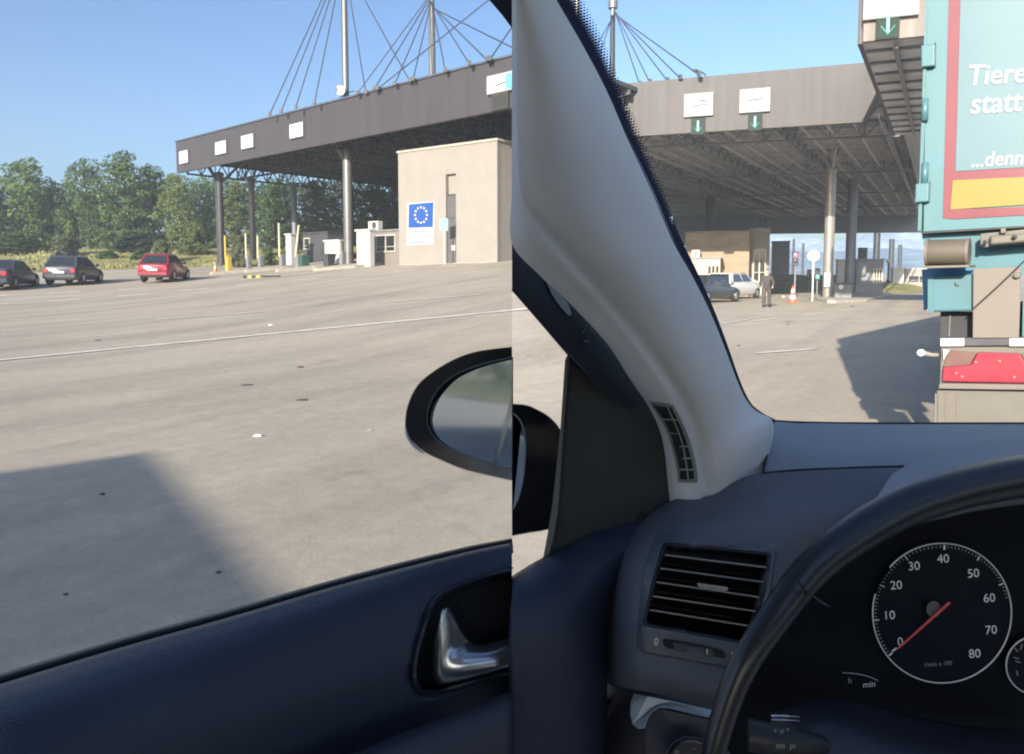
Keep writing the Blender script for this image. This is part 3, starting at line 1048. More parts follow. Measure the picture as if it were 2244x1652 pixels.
# ================================================================== booths, cabinets, bins and poles under the dark canopy
def booth(name, label, cat, px0, px1, pyb, pyt, dep, m, win=None, door=False, roof=True, rz=RZL, rm=None, group=None, Yoff=0):
    a = G(px0, pyb)
    ca, sa = math.cos(rz), math.sin(rz)
    # width along local x so that the far end lands on px1
    r1 = (px1 - CX) / F_PX
    w = (r1 * a.y - a.x) / (ca - r1 * sa)
    h = ztop(a, pyt) - a.z
    t = thing(name, label, cat, a, rz, group)
    MB().box(0, w, 0, dep, -0.1, h - (.12 if roof else 0)).build("body", m, t, bevel=0.02)
    if roof:
        MB().box(-.08, w + .08, -.08, dep + .08, h - .117, h).build("roof", rm or GREYP, t, bevel=.02)
    if win:
        x0, x1, z0, z1, nb = win
        X0, X1, Z0, Z1 = x0 * w, x1 * w, z0 * h, z1 * h
        f = MB()
        for k in range(nb + 1):
            xx = X0 + (X1 - X0) * k / nb
            f.box(xx - .04, xx + .04, -.05, -.003, Z0, Z1)
        f.box(X0 - .04, X1 + .04, -.052, -.003, Z1 + .001, Z1 + .08)
        f.box(X0 - .08, X1 + .08, -.07, -.003, Z0 - .08, Z0 - .001)
        f.box(X0, X1, -.045, -.003, Z0 + (Z1 - Z0) * .28 - .02, Z0 + (Z1 - Z0) * .28 + .02)
        wf = f.build("window", mat("window_frame_cream", (0.42, 0.40, 0.33), .5), t)
        MB().box(X0, X1, -.02, -.002, Z0, Z1).build("pane", DARKG, wf)
    if door:
        MB().box(w * .18, w * .62, -.03, -.003, 0.08, h * .86).build("door", WHITE, t, bevel=.01)
    return t
gb = "booths and cabinets under the dark canopy"
booth("inspection_booth", "small grey booth with a cream framed window beside the cream building", "booth", 812, 882, 581, 505, 2.0, mat("booth_taupe", (0.2, 0.18, 0.16), .7, dirt=.2), (0.22, 0.80, 0.40, 0.82, 2))
booth("white_kiosk", "tall white kiosk joined to the grey booth with the window", "kiosk", 782, 812, 585, 503, 0.35, WHITE, door=True, rm=WHITE)
t = thing("air_conditioner", "white air conditioner unit on the roof of the grey window booth", "air conditioner", W(823, 503, G(823, 582).y + 1.0), RZL)
MB().box(-.45, .45, -.2, .2, -0.05, .5).build("casing", WHITE, t, bevel=.03)
MB().lathe([(.2, -.203), (.2, -.215), (.17, -.22), (.03, -.22)], 'Y', 18, (.12, 0, .24)).build("fan_grille", DGREY, t)
booth("guard_booth", "charcoal guard booth between the slim columns under the dark canopy", "booth", 664, 720, 579, 510, 2.0, DGREY, (0.08, 0.3, 0.5, 0.8, 1), rm=DGREY)
booth("white_booth", "tall narrow white booth behind the blue grey column", "booth", 627, 640, 584, 512, 0.4, WHITE, rm=WHITE)
booth("electrical_cabinet", "white cabinet in front of the charcoal booth", "cabinet", 712, 744, 584, 526, 0.3, WHITE, door=True, rm=WHITE)
def bin_(label, px, py, pyt, m):
    a = G(px, py)
    h = ztop(a, pyt) - a.z
    t = thing("wheelie_bin", label, "bin", a, RZL, "bins by the booths")
    mb = MB()
    mb.add([(-.24, -.24, .08), (.24, -.24, .08), (.24, .24, .08), (-.24, .24, .08), (-.3, -.3, h - .1), (.3, -.3, h - .1), (.3, .32, h - .1), (-.3, .32, h - .1)],
           [(0, 3, 2, 1), (4, 5, 6, 7), (0, 1, 5, 4), (1, 2, 6, 5), (2, 3, 7, 6), (3, 0, 4, 7)])
    mb.build("body", m, t, bevel=.02)
    MB().box(-.33, .33, -.34, .36, h - .095, h).build("lid", m, t, bevel=.02)
    for s in (-1, 1):
        MB().lathe([(.1, -.03), (.1, .03)], 'X', 12, (s * .26, .26, .1)).build("wheel", RUBBER, t)
bin_("dark grey wheeled bin in front of the white cabinet", 721, 586, 556, DGREY)
bin_("dark green wheeled bin at the foot of the blue grey column", 665, 587, 560, mat("bin_green", (0.03, 0.10, 0.07), .5))
# raised barrier poles
def barrier(label, px, py, pyt, m, lean=0.0, hb=0.95):
    a = G(px, py)
    h = ztop(a, pyt) - a.z
    t = thing("raised_barrier", label, "barrier", a, RZL, "raised lane barriers")
    MB().box(-.16, .16, -.16, .16, -.05, hb).build("housing", m if m is YEL else GREYP, t, bevel=.03)
    MB().bar((0, -.2, hb - .2), (lean, -.2, h), 0.11, 0.07).build("boom", m, t)
PALE = mat("pale_yellow_paint", (0.60, 0.56, 0.40), .5, dirt=.3)
barrier("yellow raised barrier beside the double pipe column", 501, 593, 516, YEL)
barrier("pale raised barrier just left of the slim pale column", 546, 590, 512, PALE)
barrier("yellowish raised barrier just right of the slim pale column", 572, 590, 517, PALE)
barrier("tall pale raised barrier in front of the white booth", 619, 588, 489, PALE)
barrier("leaning pale raised barrier beside the blue grey column", 654, 588, 494, PALE, 0.45)
barrier("pale raised barrier at the foot of the large front column", 751, 585, 527, PALE)
# kerbed islands between the lanes
def island(label, px, py, L, wd=1.3, m=None, h=0.16, rz=None, nn=None):
    a = G(px, py)
    nn = nn or n_
    s = Vector((nn.y, -nn.x, 0))
    t = thing("traffic_island", label, "kerb island", a, group="kerbed islands between the lanes")
    mb = MB()
    rows = []
    k = 14
    L_ = []
    for i in range(k + 1):
        f = i / k
        ww = wd * (0.5 * min(1, (0.15 + f * 6)))
        c = a + nn * (L * f)
        L_.append((c - s * ww, c + s * ww))
    top, bot = [], []
    for l, r in L_:
        z = gz((l.x + r.x) / 2, (l.y + r.y) / 2)
        rows.append([Vector((l.x, l.y, z - .2)), Vector((l.x, l.y, z + h)), Vector((r.x, r.y, z + h)), Vector((r.x, r.y, z - .2))])
    mb.grid(rows)
    k0 = len(mb.v) - 4
    mb.f.append((0, 1, 2, 3))
    mb.f.append((k0, k0 + 1, k0 + 2, k0 + 3)[::-1])
    mb.build("kerb", m or CONCR, t, world=True)
    return t
island("pale kerbed island under the double pipe column", 462, 602, 16)
island("pale kerbed island under the slim pale column", 538, 597, 16)
island("pale kerbed island in front of the white booth", 606, 596, 16)
island("wide pale kerbed island carrying the large front column and booths", 690, 594, 14, 2.2)
t = thing("parking_barrier", "low black and yellow striped kerb block lying on the road", "kerb block", G(536, 609), RZL + .25)
for k in range(8):
    MB().prism([(k * .3, -.12), (k * .3 + .297, -.12), (k * .3 + .297, .12), (k * .3, .12)], 0, 0.13).build("block", YEL if k in (1, 3) else RUBBER, t, bevel=.03)
t = thing("marker_cone", "small white and orange cone by the double pipe column", "cone", G(472, 596))
MB().lathe([(.17, 0), (.17, .04), (.12, .05), (.03, .62)], 'Z', 14).build("cone", mat("cone_orange", (.7, .2, .06), .5), t)
MB().lathe([(.099, .22), (.07, .42)], 'Z', 14).build("band", WHITE, t)
# ================================================================== grey canopy beyond the windscreen
ZB2, ZT2 = 8.15, 10.82
F0, F1 = W(1250, 300, 37.2), W(1897, 270, 32.7)
F0.z = F1.z = 0
u2 = (F1 - F0).normalized()
n2 = Vector((-u2.y, u2.x, 0))
s2 = nrm2(0.52, 0.85)
RZR = math.atan2(u2.y, u2.x)
FL = (F1 - F0).length
cr_ = thing("border_canopy", "wide grey canopy beyond the windscreen with green arrow signals on its edge", "canopy", (F0.x, F0.y, gz(F0.x, F0.y)))
mb = MB()
e0, e1 = F1 + u2 * 0.0, F1 + u2 * 0.75
f = lambda p, o, z: (p + n2 * o).to_3d() + Vector((0, 0, z))
mb.add([f(F0, 0, ZB2), f(F1, 0, ZB2), f(F1 + u2 * 1.3, 0, ZB2 + 1.6), f(F1 + u2 * 1.0, 0, ZT2), f(F0, 0, ZT2),
        f(F0, .25, ZB2), f(F1, .25, ZB2), f(F1 + u2 * 1.3, .25, ZB2 + 1.6), f(F1 + u2 * 1.0, .25, ZT2), f(F0, .25, ZT2)],
       [(0, 1, 2, 3, 4), (9, 8, 7, 6, 5), (0, 5, 6, 1), (1, 6, 7, 2), (2, 7, 8, 3), (3, 8, 9, 4), (4, 9, 5, 0)])
mb.build("front_fascia", FASCIA_L, cr_, world=True)
C1p = Vector((18.9, 34.9, 0))
C2 = C1p + s2 * 66
C3 = Vector((22, 97, 0))
C0 = F0 + n2 * .25
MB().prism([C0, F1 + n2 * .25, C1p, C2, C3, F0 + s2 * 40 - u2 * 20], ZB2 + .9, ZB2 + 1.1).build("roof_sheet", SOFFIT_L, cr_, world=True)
# ribs and lattice below the sheet
mb, mt = MB(), MB()
for k in range(34):
    t_ = 0.5 + k * 2.0
    p, q = F0 + n2 * .3 + s2 * t_ - u2 * 4, C1p + s2 * (t_ - 1.2)
    if t_ > 1.2:
        mb.bar((p.x, p.y, ZB2 + .62), (q.x, q.y, ZB2 + .62), .12, .3)
for k in range(17):
    p = F0 + n2 * .3 + u2 * (-2 + k * 1.2 * 0.98)
    q = p + s2 * 64
    mb.bar((p.x, p.y, ZB2 + .3), (q.x, q.y, ZB2 + .3), .09, .16)
mb.build("purlins", mat("purlin_grey", (0.42, 0.42, 0.43), 0.6, 0.1, var=0.3), cr_, world=True)
for k in (0.6, 5.3, 10.0, 14.7):
    p = F0 + n2 * .4 + u2 * k
    q = p + s2 * 62
    truss(mt, (p.x, p.y, ZB2 + .75), (q.x, q.y, ZB2 + .75), 0.8, 1.6, .045)
for k in (2.0, 16, 30, 44, 58):
    p = F0 + n2 * .4 + s2 * k - u2 * 2
    q = C1p + s2 * (k - 1.5)
    truss(mt, (p.x, p.y, ZB2 + .7), (q.x, q.y, ZB2 + .7), 0.8, 1.6, .045)
mt.build("truss", STEEL_B, cr_, world=True)
# deep beams at the far end and the pale eaves gutter along the open side
mb = MB()
m_ = C3.lerp(C2, 0.34)
mb.prism([C3, m_, m_ + n2 * .4, C3 + n2 * .4], 5.0, ZB2 + .9)
mb.prism([m_ + u2 * .01, C2, C2 + n2 * .4, m_ + u2 * .01 + n2 * .4], 6.5, ZB2 + .9)
mb.build("end_beam", STEEL_B, cr_, world=True)
MB().prism([C1p + u2 * .1, C2 + u2 * .1, C2 + u2 * 1.2, C1p + u2 * 1.2], ZB2 + .3, ZB2 + 1.2).build("gutter", mat("gutter_pale", (0.32, 0.34, 0.37), .5), cr_, world=True)
# the part of the roof that comes forward over the nearer lane
D0 = W(1891, 91, 20.5)
zw = D0.z
D0.z = 0
D1 = D0 + u2 * 8.5
W3 = D0 + s2 * 16.2
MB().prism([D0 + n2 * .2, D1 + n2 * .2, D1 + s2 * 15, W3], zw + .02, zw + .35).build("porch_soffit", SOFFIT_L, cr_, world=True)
MB().prism([D0, D1, D1 + n2 * .197, D0 + n2 * .197], zw, zw + 3.0).build("porch_fascia", FASCIA_W, cr_, world=True)
sdn = Vector((-s2.y, s2.x, 0)) * .12
MB().prism([D0 + n2 * .2, W3, W3 + sdn, D0 + n2 * .2 + sdn], zw + .004, zw + 2.98).build("porch_side", FASCIA_L, cr_, world=True)
mb = MB()
for k in range(11):
    p = D0 + s2 * (1.0 + k * 1.4)
    q = p + u2 * 8.4
    mb.bar((p.x, p.y, zw - .02), (q.x, q.y, zw - .02), .12, .08)
for k in range(4):
    p = D0 + u2 * (.9 + k * 2.1) + n2 * .4
    q = p + s2 * 15
    mb.bar((p.x, p.y, zw - .1), (q.x, q.y, zw - .1), .12, .12)
mb.build("porch_ribs", STEEL_B, cr_, world=True)
def rcol(px, py, r, m, top=ZB2 + .2, brace=False):
    p = G(px, py)
    mb = MB()
    mb.tube([(p.x, p.y, p.z - .15), (p.x, p.y, top - (1.35 if brace else 0))], r, 18)
    mb.tube([(p.x, p.y, p.z - .15), (p.x, p.y, p.z + .12)], r * 1.5, 18)
    if brace:
        zt_ = top - 1.35
        mb.tube([(p.x, p.y, zt_ - .04), (p.x, p.y, zt_ + .08)], r * 1.25, 18)
        for a, b, z in ((-.75, -.1, top + .1), (.5, .5, top + .2), (-.2, 1.6, top + .5), (.2, -0.4, top + .1)):
            q = p + u2 * a + n2 * b
            mb.bar((p.x, p.y, zt_), (q.x, q.y, z), .14)
    mb.build("column", m, cr_, world=True, smooth=True, auto=40)
rcol(1813, 655, 0.285, mat("column_bright", (0.30, 0.27, 0.235), .3, 0.35, var=.12, dirt=.25), ZB2 + .55, True)
for px, py, r, m in ((1861, 646, .36, STEEL_B), (1918, 628, .5, STEEL_D), (1951, 622, .5, STEEL_D), (1970, 618, .45, STEEL_D),
                     (1553, 640, .42, STEEL_D), (1737, 622, .26, STEEL_D), (1758, 619, .3, STEEL_D), (1676, 632, .35, STEEL_B)):
    rcol(px, py, r, m)
# mast over the grey canopy
mast("pale mast standing above the grey canopy, just right of the dotted windscreen edge", 1337, 47.0, 8,
     [(1402, 186, None), (1424, 181, None), (1463, 178, None), (1491, 172, None), (1532, 164, None), (1290, 190, None), (1275, 160, None)], r=.19, zroof=ZT2)
t = thing("street_light", "small curved lamp arm poking above the grey canopy edge", "lamp", W(1548, 172, 38.5))
MB().tube(crom([(0, 0, -.6), (-.02, 0, .05), (-.16, 0, .28), (-.5, 0, .42)], 4), .04, 8).build("arm", STEEL_D, t)
MB().box(-.75, -.45, -.09, .09, .36, .48).build("lamp_head", STEEL_D, t, bevel=.03)
# boards and arrow signals on the grey fascia
gr2 = "white lane boards on the grey fascia"
fsign("white board with a faint grey vehicle outline, above the arrow signal nearer the car pillar", 1500.5, 208, 1561, 250, F0, u2, n2, .16, RZR, gr2, 1)
fsign("white board with a thin grey line drawing, above the arrow signal nearer the bright column", 1622.5, 198, 1686, 241, F0, u2, n2, .16, RZR, gr2, 2)
fsign("white board high on the forward roof beside the turquoise truck", 1896, -40, 2012, 27, D0, u2, n2, .16, RZR, gr2, 0)
def arrow_signal(label, px0, py0, px1, py1, O):
    P = O - n2 * .14
    a, b = on_plane(px0, py0, P, n2), on_plane(px1, py1, P, n2)
    w, h = (b - a).dot(u2), a.z - b.z
    t = thing("lane_signal", label, "lane signal", (a.x, a.y, b.z), RZR, "green arrow lane signals")
    MB().box(0, w, 0.02, .135, 0, h).build("housing", mat("signal_box", (0.045, 0.048, 0.046), .9, spec=.1), t, bevel=.012)
    MB().box(w * .06, w * .94, .008, .018, h * .05, h * .95).build("screen", mat("signal_face", (0.035, 0.052, 0.046), .9, spec=.1), t)
    mb = MB()
    th = w * .12
    mb.bar((w * .5, .003, h * .82), (w * .5, .003, h * .24), th, .006)
    for s in (-1, 1):
        mb.bar((w * (.5 + .30 * s), .0035, h * .45), (w * .5, .0035, h * .15), th * .95, .006)
    mb.build("arrow", GREEN_LED, t)
arrow_signal("green down arrow signal below the board nearer the car pillar", 1515, 259, 1544, 294, F0)
arrow_signal("green down arrow signal below the board nearer the bright column", 1639.5, 249, 1669.5, 285, F0)
arrow_signal("largest green down arrow signal, on the forward roof beside the truck", 1921.5, 24, 1971, 82, D0)

# ------------------------------------------------------------------ things under the grey canopy
WARM = mat("brown_cladding", (0.26, 0.20, 0.135), .8, var=.3, scale=.7, dirt=.2, stretch=(1, 1, 3))
def rbooth(*a, **k):
    k.setdefault("rz", RZR)
    return booth(*a, **k)
b1 = rbooth("clad_building", "brown clad flat roofed building beyond the white car", "building", 1500, 1640, 648.5, 507, 7.0, WARM, rm=mat("roof_brown", (.2, .17, .14), .8))
bw_ = 10
for k in range(2):
    p = W(1652 + k * 13, 600, b1.location.y)
    q = Matrix.Rotation(-RZR, 3, 'Z') @ (p - b1.location)
rbooth("clad_annex", "taupe side block with two narrow dark windows beside the brown building", "building", 1641, 1684, 648, 500, 5.0, mat("taupe_block", (.22, .19, .165), .8, var=.15), (0.2, .8, .22, .68, 2))
rbooth("blue_kiosk", "tall blue grey kiosk behind the walking man", "kiosk", 1690, 1728, 634, 528, 3.0, mat("kiosk_blue", (.16, .19, .23), .6, var=.15), rm=STEEL_B, door=False)
t = rbooth("inspection_booth", "cream booth with a barred window behind the black car", "booth", 1505, 1577, 650, 564, 2.6, mat("booth_cream", (.38, .34, .28), .7, dirt=.2), (0.62, 0.97, 0.15, .78, 3))
p = W(1525, 565, t.location.y + 1.0)
t2 = thing("air_conditioner", "pale air conditioner box on the roof of the cream barred booth", "air conditioner", p, RZR)
MB().box(-.28, .28, -.2, .2, -.02, .55).build("casing", WHITE, t2, bevel=.03)
MB().lathe([(.17, -.203), (.17, -.212), (.03, -.215)], 'Y', 16, (0, 0, .27)).build("fan_grille", GREYP, t2)
rbooth("grey_container", "pale grey metal container booth right of the bright column", "booth", 1874, 1934, 646, 567, 4.0, GREYP, (.66, .95, .35, .7, 3), rm=STEEL_B)
p = W(1890, 567, G(1874, 646).y + 1.5)
t2 = thing("roof_unit", "small dark unit on the roof of the pale grey container booth", "roof unit", p, RZR)
MB().box(-.3, .3, -.3, .3, -.05, .8).build("casing", STEEL_D, t2, bevel=.03)
MB().box(-.33, .33, -.33, .33, .8, .86).build("lid", STEEL_D, t2)
rbooth("electrical_cabinet", "grey low cabinet just right of the bright column's foot", "cabinet", 1829, 1866, 657, 619, .8, mat("cabinet_grey", (.15, .155, .16), .6, dirt=.3), door=False, rm=DGREY)
p = G(1838, 657)
t2 = thing("round_sticker_sign", "small white round sign on the grey low cabinet", "sign", W(1843, 629, p.y - .35), RZR)
MB().lathe([(.13, 0), (.13, -.02)], 'Y', 18).build("disc", WHITE, t2)
MB().tube([(0, .02, -.55), (0, .02, 0)], .02, 6).build("stem", GREYP, t2)
rbooth("white_kiosk", "bright white kiosk far off between the canopy columns and the truck", "kiosk", 1956, 1979, 634, 586, 1.6, WHITE, door=True, rm=WHITE)
rbooth("low_white_building", "low white sided building next to the truck's underside", "building", 1982, 2060, 631, 588, 4.0, CREAM, rm=WHITE, win=(.1, .7, .3, .62, 2))
rbooth("pale_kiosk", "narrow white kiosk behind the bright column's right side", "kiosk", 1833, 1850, 640, 568, 1.2, WHITE, rm=WHITE)
# light poles, sign pole, cone
def light_pole(label, px, py, pyt, lens, name="traffic_light"):
    a = G(px, py)
    h = ztop(a, pyt) - a.z
    t = thing(name, label, "traffic light", a, RZR, "traffic lights at the lanes")
    MB().tube([(0, 0, -.1), (0, 0, h - .1)], .05, 10).build("pole", GREYP, t)
    MB().box(-.16, .16, -.13, .13, h - .85, h).build("housing", STEEL_D, t, bevel=.03)
    for k, z in enumerate((h - .22, h - .6)):
        lit = lens[k]
        MB().lathe([(.12, -.135), (.11, -.165), (.03, -.175)], 'Y', 16, (0, 0, z)).build("lens", lit, t)
        MB().tube([(-.13, -.14, z + .04), (-.09, -.22, z + .12), (.09, -.22, z + .12), (.13, -.14, z + .04)], .014, 6).build("visor", STEEL_D, t)
light_pole("traffic light showing red on a pale pole near the orange cone", 1741, 655, 551, (RED_LAMP, DARKG))
light_pole("traffic light showing green beside the round white sign", 1790, 648, 588, (DARKG, GREEN_LAMP))
light_pole("traffic light with a dim red lamp behind the round white sign's post", 1772, 644, 590, (mat("red_lamp_dim", (.3, .03, .04), .4), DARKG))
a = G(1780, 660)
h = ztop(a, 544) - a.z
t = thing("round_sign", "round white sign on a thin pale post left of the bright column", "sign", a, RZR)
MB().tube([(0, 0, -.1), (0, 0, h - .1)], .045, 10).build("post", mat("post_pale", (.6, .58, .55), .4, .2), t)
MB().lathe([(.0, -.06), (.30, -.06), (.30, -.045), (.0, -.045)], 'Y', 28, (0, 0, h - .4)).build("disc", SIGNW, t)
MB().lathe([(.31, -.044), (.31, -.02), (.1, -.02)], 'Y', 28, (0, 0, h - .4)).build("back_plate", GREYP, t)
a = G(1737, 663)
t = thing("traffic_cone", "orange cone with white bands standing in front of the red traffic light", "cone", a)
ORG = mat("cone_red_orange", (.65, .12, .05), .5)
MB().box(-.24, .24, -.24, .24, 0, .05).build("base", ORG, t, bevel=.02)
MB().lathe([(.19, .05), (.04, .85), (.03, .86)], 'Z', 18).build("cone", ORG, t, smooth=True, auto=40)
MB().lathe([(.166, .2), (.131, .38)], 'Z', 18).build("band", SIGNW, t)
MB().lathe([(.105, .52), (.072, .70)], 'Z', 18).build("band", SIGNW, t)
a = G(1866, 650)
t = thing("sign_column_plate", "pale plate fixed low on the bright canopy column", "notice", W(1813, 613, G(1813, 655).y - .42), RZR)
MB().box(-.17, .17, -.015, 0, -.42, .42).build("plate", SIGNW, t, bevel=.004)
MB().box(-.12, .12, -.02, -.0155, -.1, .25).build("print", mat("print_pink", (.6, .45, .42), .6), t)
MB().bar((-.2, .02, .2), (.2, .02, .2), .03).build("strap", GREYP, t)
a = G(1864, 634)
t = thing("lamp_post", "dark short post with a round lamp by the white kiosk", "lamp post", G(1945, 636))
MB().tube([(0, 0, -.1), (0, 0, 2.9)], .09, 10).build("post", STEEL_D, t)
MB().lathe([(.0, 2.9), (.2, 2.95), (.27, 3.15), (.2, 3.35), (.0, 3.42)], 'Z', 16).build("lamp", WHITE, t, smooth=True)
MB().lathe([(.28, 0), (.25, .9), (.12, 1.2)], 'Z', 12).build("base", STEEL_D, t)
# kerb islands
island("long pale kerbed island around the bright column's foot", 1822, 664, 26, 2.6, h=.14, nn=s2)
island("dusty kerbed island left of the orange cone", 1716, 652, 20, 1.2, h=.12, nn=s2)

# ================================================================== cars
def make_car(label, p, rz, paint, L=4.3, Wd=1.74, H=1.45, kind="hatch", group="cars waiting at the lanes", plate=True, lamp=None, glass=DARKG, cat="car"):
    t = thing("parked_car", label, cat, p, rz, group)
    hw = Wd / 2
    r0, r1 = -L / 2, L / 2
    bel = H * 0.62
    deck = {"hatch": bel + .02, "saloon": bel + .10, "suv": bel + .04}[kind]
    st = [(r0, .36, deck - .12, .84), (r0 + .06, .27, deck - .02, .93), (r0 + .35, .22, deck, .99), (r0 + 1.1, .20, bel + .02, 1.0),
          (0, .20, bel, 1.0), (r1 - 1.25, .20, bel - .02, 1.0), (r1 - .7, .22, bel - .10, .99), (r1 - .2, .26, bel - .22, .92), (r1 - .03, .32, bel - .32, .80), (r1, .4, bel - .4, .72)]
    rows = []
    for y, zb_, zt_, k in st:
        w = hw * k
        half = [(w * .86, zb_), (w * .97, zb_ + .08), (w, (zb_ + zt_) * .5), (w * .985, zt_ - .16), (w * .94, zt_ - .04), (w * .80, zt_), (w * .4, zt_ + .025)]
        rows.append([(x, y, z) for x, z in half] + [(-x, y, z) for x, z in half[::-1]])
    mb = MB()
    mb.grid(rows, closed=True)
    n = len(rows[0])
    mb.f.append(tuple(range(n)))
    k0 = (len(rows) - 1) * n
    mb.f.append(tuple(range(k0, k0 + n))[::-1])
    # greenhouse
    rear_b, rear_t = {"hatch": (r0 + .12, r0 + .55), "saloon": (r0 + .75, r0 + 1.35), "suv": (r0 + .12, r0 + .45)}[kind]
    fr_b, fr_t = r1 - 1.15, r1 - 1.95
    wb, wt = hw * .93, hw * .74
    gh = {}
    def pt(s, y, z):
        f = (z - bel) / (H - bel)
        return Vector((s * (wb + (wt - wb) * f), y, z))
    zr = H - .0
    lo, hi = bel - .03, H - .05
    ghv = []
    for (yb, yt) in ((rear_b, rear_t), (fr_b, fr_t)):
        ghv += [pt(-1, yb, lo), pt(1, yb, lo), pt(1, yt, hi), pt(-1, yt, hi)]
    mg = MB()
    mg.add(ghv, [(0, 1, 2, 3), (7, 6, 5, 4), (1, 5, 6, 2), (0, 3, 7, 4), (0, 4, 5, 1)])
    mid = [Vector((-wt * .9, rear_t + .12, H)), Vector((wt * .9, rear_t + .12, H)), Vector((wt * .9, fr_t - .15, H - .01)), Vector((-wt * .9, fr_t - .15, H - .01))]
    k = len(mg.v)
    mg.v += mid
    a, b, c, d = 3, 2, 6, 7
    mg.f += [(a, b, k + 1, k), (b, c, k + 2, k + 1), (c, d, k + 3, k + 2), (d, a, k, k + 3), (k, k + 1, k + 2, k + 3)]
    body = mb.build("body", paint, t, smooth=True, auto=50)
    roof = mg.build("cabin", paint, t, smooth=True, auto=38, bevel=.03)
    def pane(name, q, off, i0=.06, i1=.94, j0=.1, j1=.93, m=glass):
        q = [Vector(x) for x in q]
        nn = (q[1] - q[0]).cross(q[3] - q[0]).normalized()
        B = lambda u_, v_: q[0] * (1 - u_) * (1 - v_) + q[1] * u_ * (1 - v_) + q[2] * u_ * v_ + q[3] * (1 - u_) * v_
        loop_ = [B(i0, j0), B(i1, j0), B(i1 - .03, j1), B(i0 + .03, j1)]
        mbp = MB()
        mbp.slab([x + nn * off for x in loop_], -nn * .012)
        return mbp.build(name, m, t)
    pane("rear_window", ghv[0:4], .016)
    pane("windscreen", [ghv[5], ghv[4], ghv[7], ghv[6]], .016)
    for s in (0, 1):
        q = [ghv[1], ghv[5], ghv[6], ghv[2]] if s else [ghv[4], ghv[0], ghv[3], ghv[7]]
        for (i0, i1) in (((.10, .5), (.53, .93)) if s else ((.07, .47), (.5, .90))):
            pane("side_window", q, .016, i0, i1, .14, .92)
    # lamps, plate, bumper, mirrors
    lm = lamp or mat("tail_lamp_red", (.36, .02, .03), .25, spec=.6)
    for s in (-1, 1):
        MB().box(s * hw * .60 if s > 0 else -hw * .88, hw * .88 if s > 0 else -hw * .60, r0 - .02, r0 + .12, deck - .34, deck - .13).build("tail_lamp", lm, t, bevel=.03)
        MB().box(s * hw * .5 if s > 0 else -hw * .78, hw * .78 if s > 0 else -hw * .5, r1 - .2, r1 - .04, bel - .36, bel - .24).build("headlight", mat("lamp_clear", (.6, .62, .64), .15, spec=.7), t, bevel=.02)
        m_ = MB()
        x0, x1 = (hw * .97, hw * 1.12) if s > 0 else (-hw * 1.12, -hw * .97)
        m_.box(x0, x1, r1 - 1.42, r1 - 1.28, bel + .02, bel + .16)
        m_.build("door_mirror", paint, t, bevel=.03)
    MB().prism([(-hw * .9, r0 - .05), (hw * .9, r0 - .05), (hw * .97, r0 + .25), (-hw * .97, r0 + .25)], .30, .52).build("bumper", paint if kind != "saloon" else paint, t, bevel=.05)
    MB().box(-hw * .78, hw * .78, r0 - .056, r0 + .1, .24, .36).build("bumper_insert", RUBBER, t, bevel=.02)
    if plate:
        MB().box(-.26, .26, r0 - .072, r0 - .052, .40 if kind != "hatch" else .56, .50 if kind != "hatch" else .67).build("number_plate", SIGNW, t)
    for s in (-1, 1):
        for y in (r0 + .78, r1 - .82):
            w = MB()
            w.lathe([(.20, -.10), (.30, -.105), (.325, -.06), (.325, .06), (.30, .105), (.20, .10)], 'X', 20, (s * (hw - .10), y, .325))
            tr = w.build("wheel", RUBBER, t, smooth=True, auto=40)
            MB().lathe([(.195, s * .085), (.18, s * .11), (.06, s * .118), (.03, s * .118)], 'X', 14, (s * (hw - .10), y, .325)).build("rim", mat("alloy", (.42, .43, .44), .35, .7), tr)
            MB().lathe([(.385, s * -.02), (.385, s * .082), (.30, s * .082)], 'X', 20, (s * (hw - .10), y, .335)).build("wheel_arch", RUBBER, t)
    return t
def paint_m(name, col, rough=.3):
    return mat(name, col, rough, 0.1, var=.06, coat=.5, dirt=.12)
def place(px, py):
    return G(px, py)
make_car("dark blue grey saloon cut by the picture edge, last in the queue before the trees", G(15, 632), R(17), paint_m("paint_slate", (.035, .045, .065)), 4.5, 1.78, 1.42, "saloon")
make_car("grey hatchback with a white number plate waiting between two other cars", G(166, 622), R(11), paint_m("paint_grey", (.05, .058, .074)), 3.9, 1.68, 1.46, "hatch")
make_car("red hatchback nearest the dark canopy's kerbed island", G(364, 616), R(7), paint_m("paint_red", (.25, .012, .03)), 3.7, 1.62, 1.45, "hatch", plate=True)
make_car("white car seen from behind beneath the grey canopy beside the brown building", G(1606, 654), R(-42), paint_m("paint_white", (.62, .61, .59)), 4.6, 1.86, 1.6, "suv", plate=False, lamp=mat("tail_lamp_dim", (.10, .06, .06), .3))
make_car("black saloon half hidden by the windscreen pillar in front of the white car", G(1548, 662), R(-44), paint_m("paint_black", (.03, .036, .042)), 4.6, 1.8, 1.42, "saloon", plate=False)

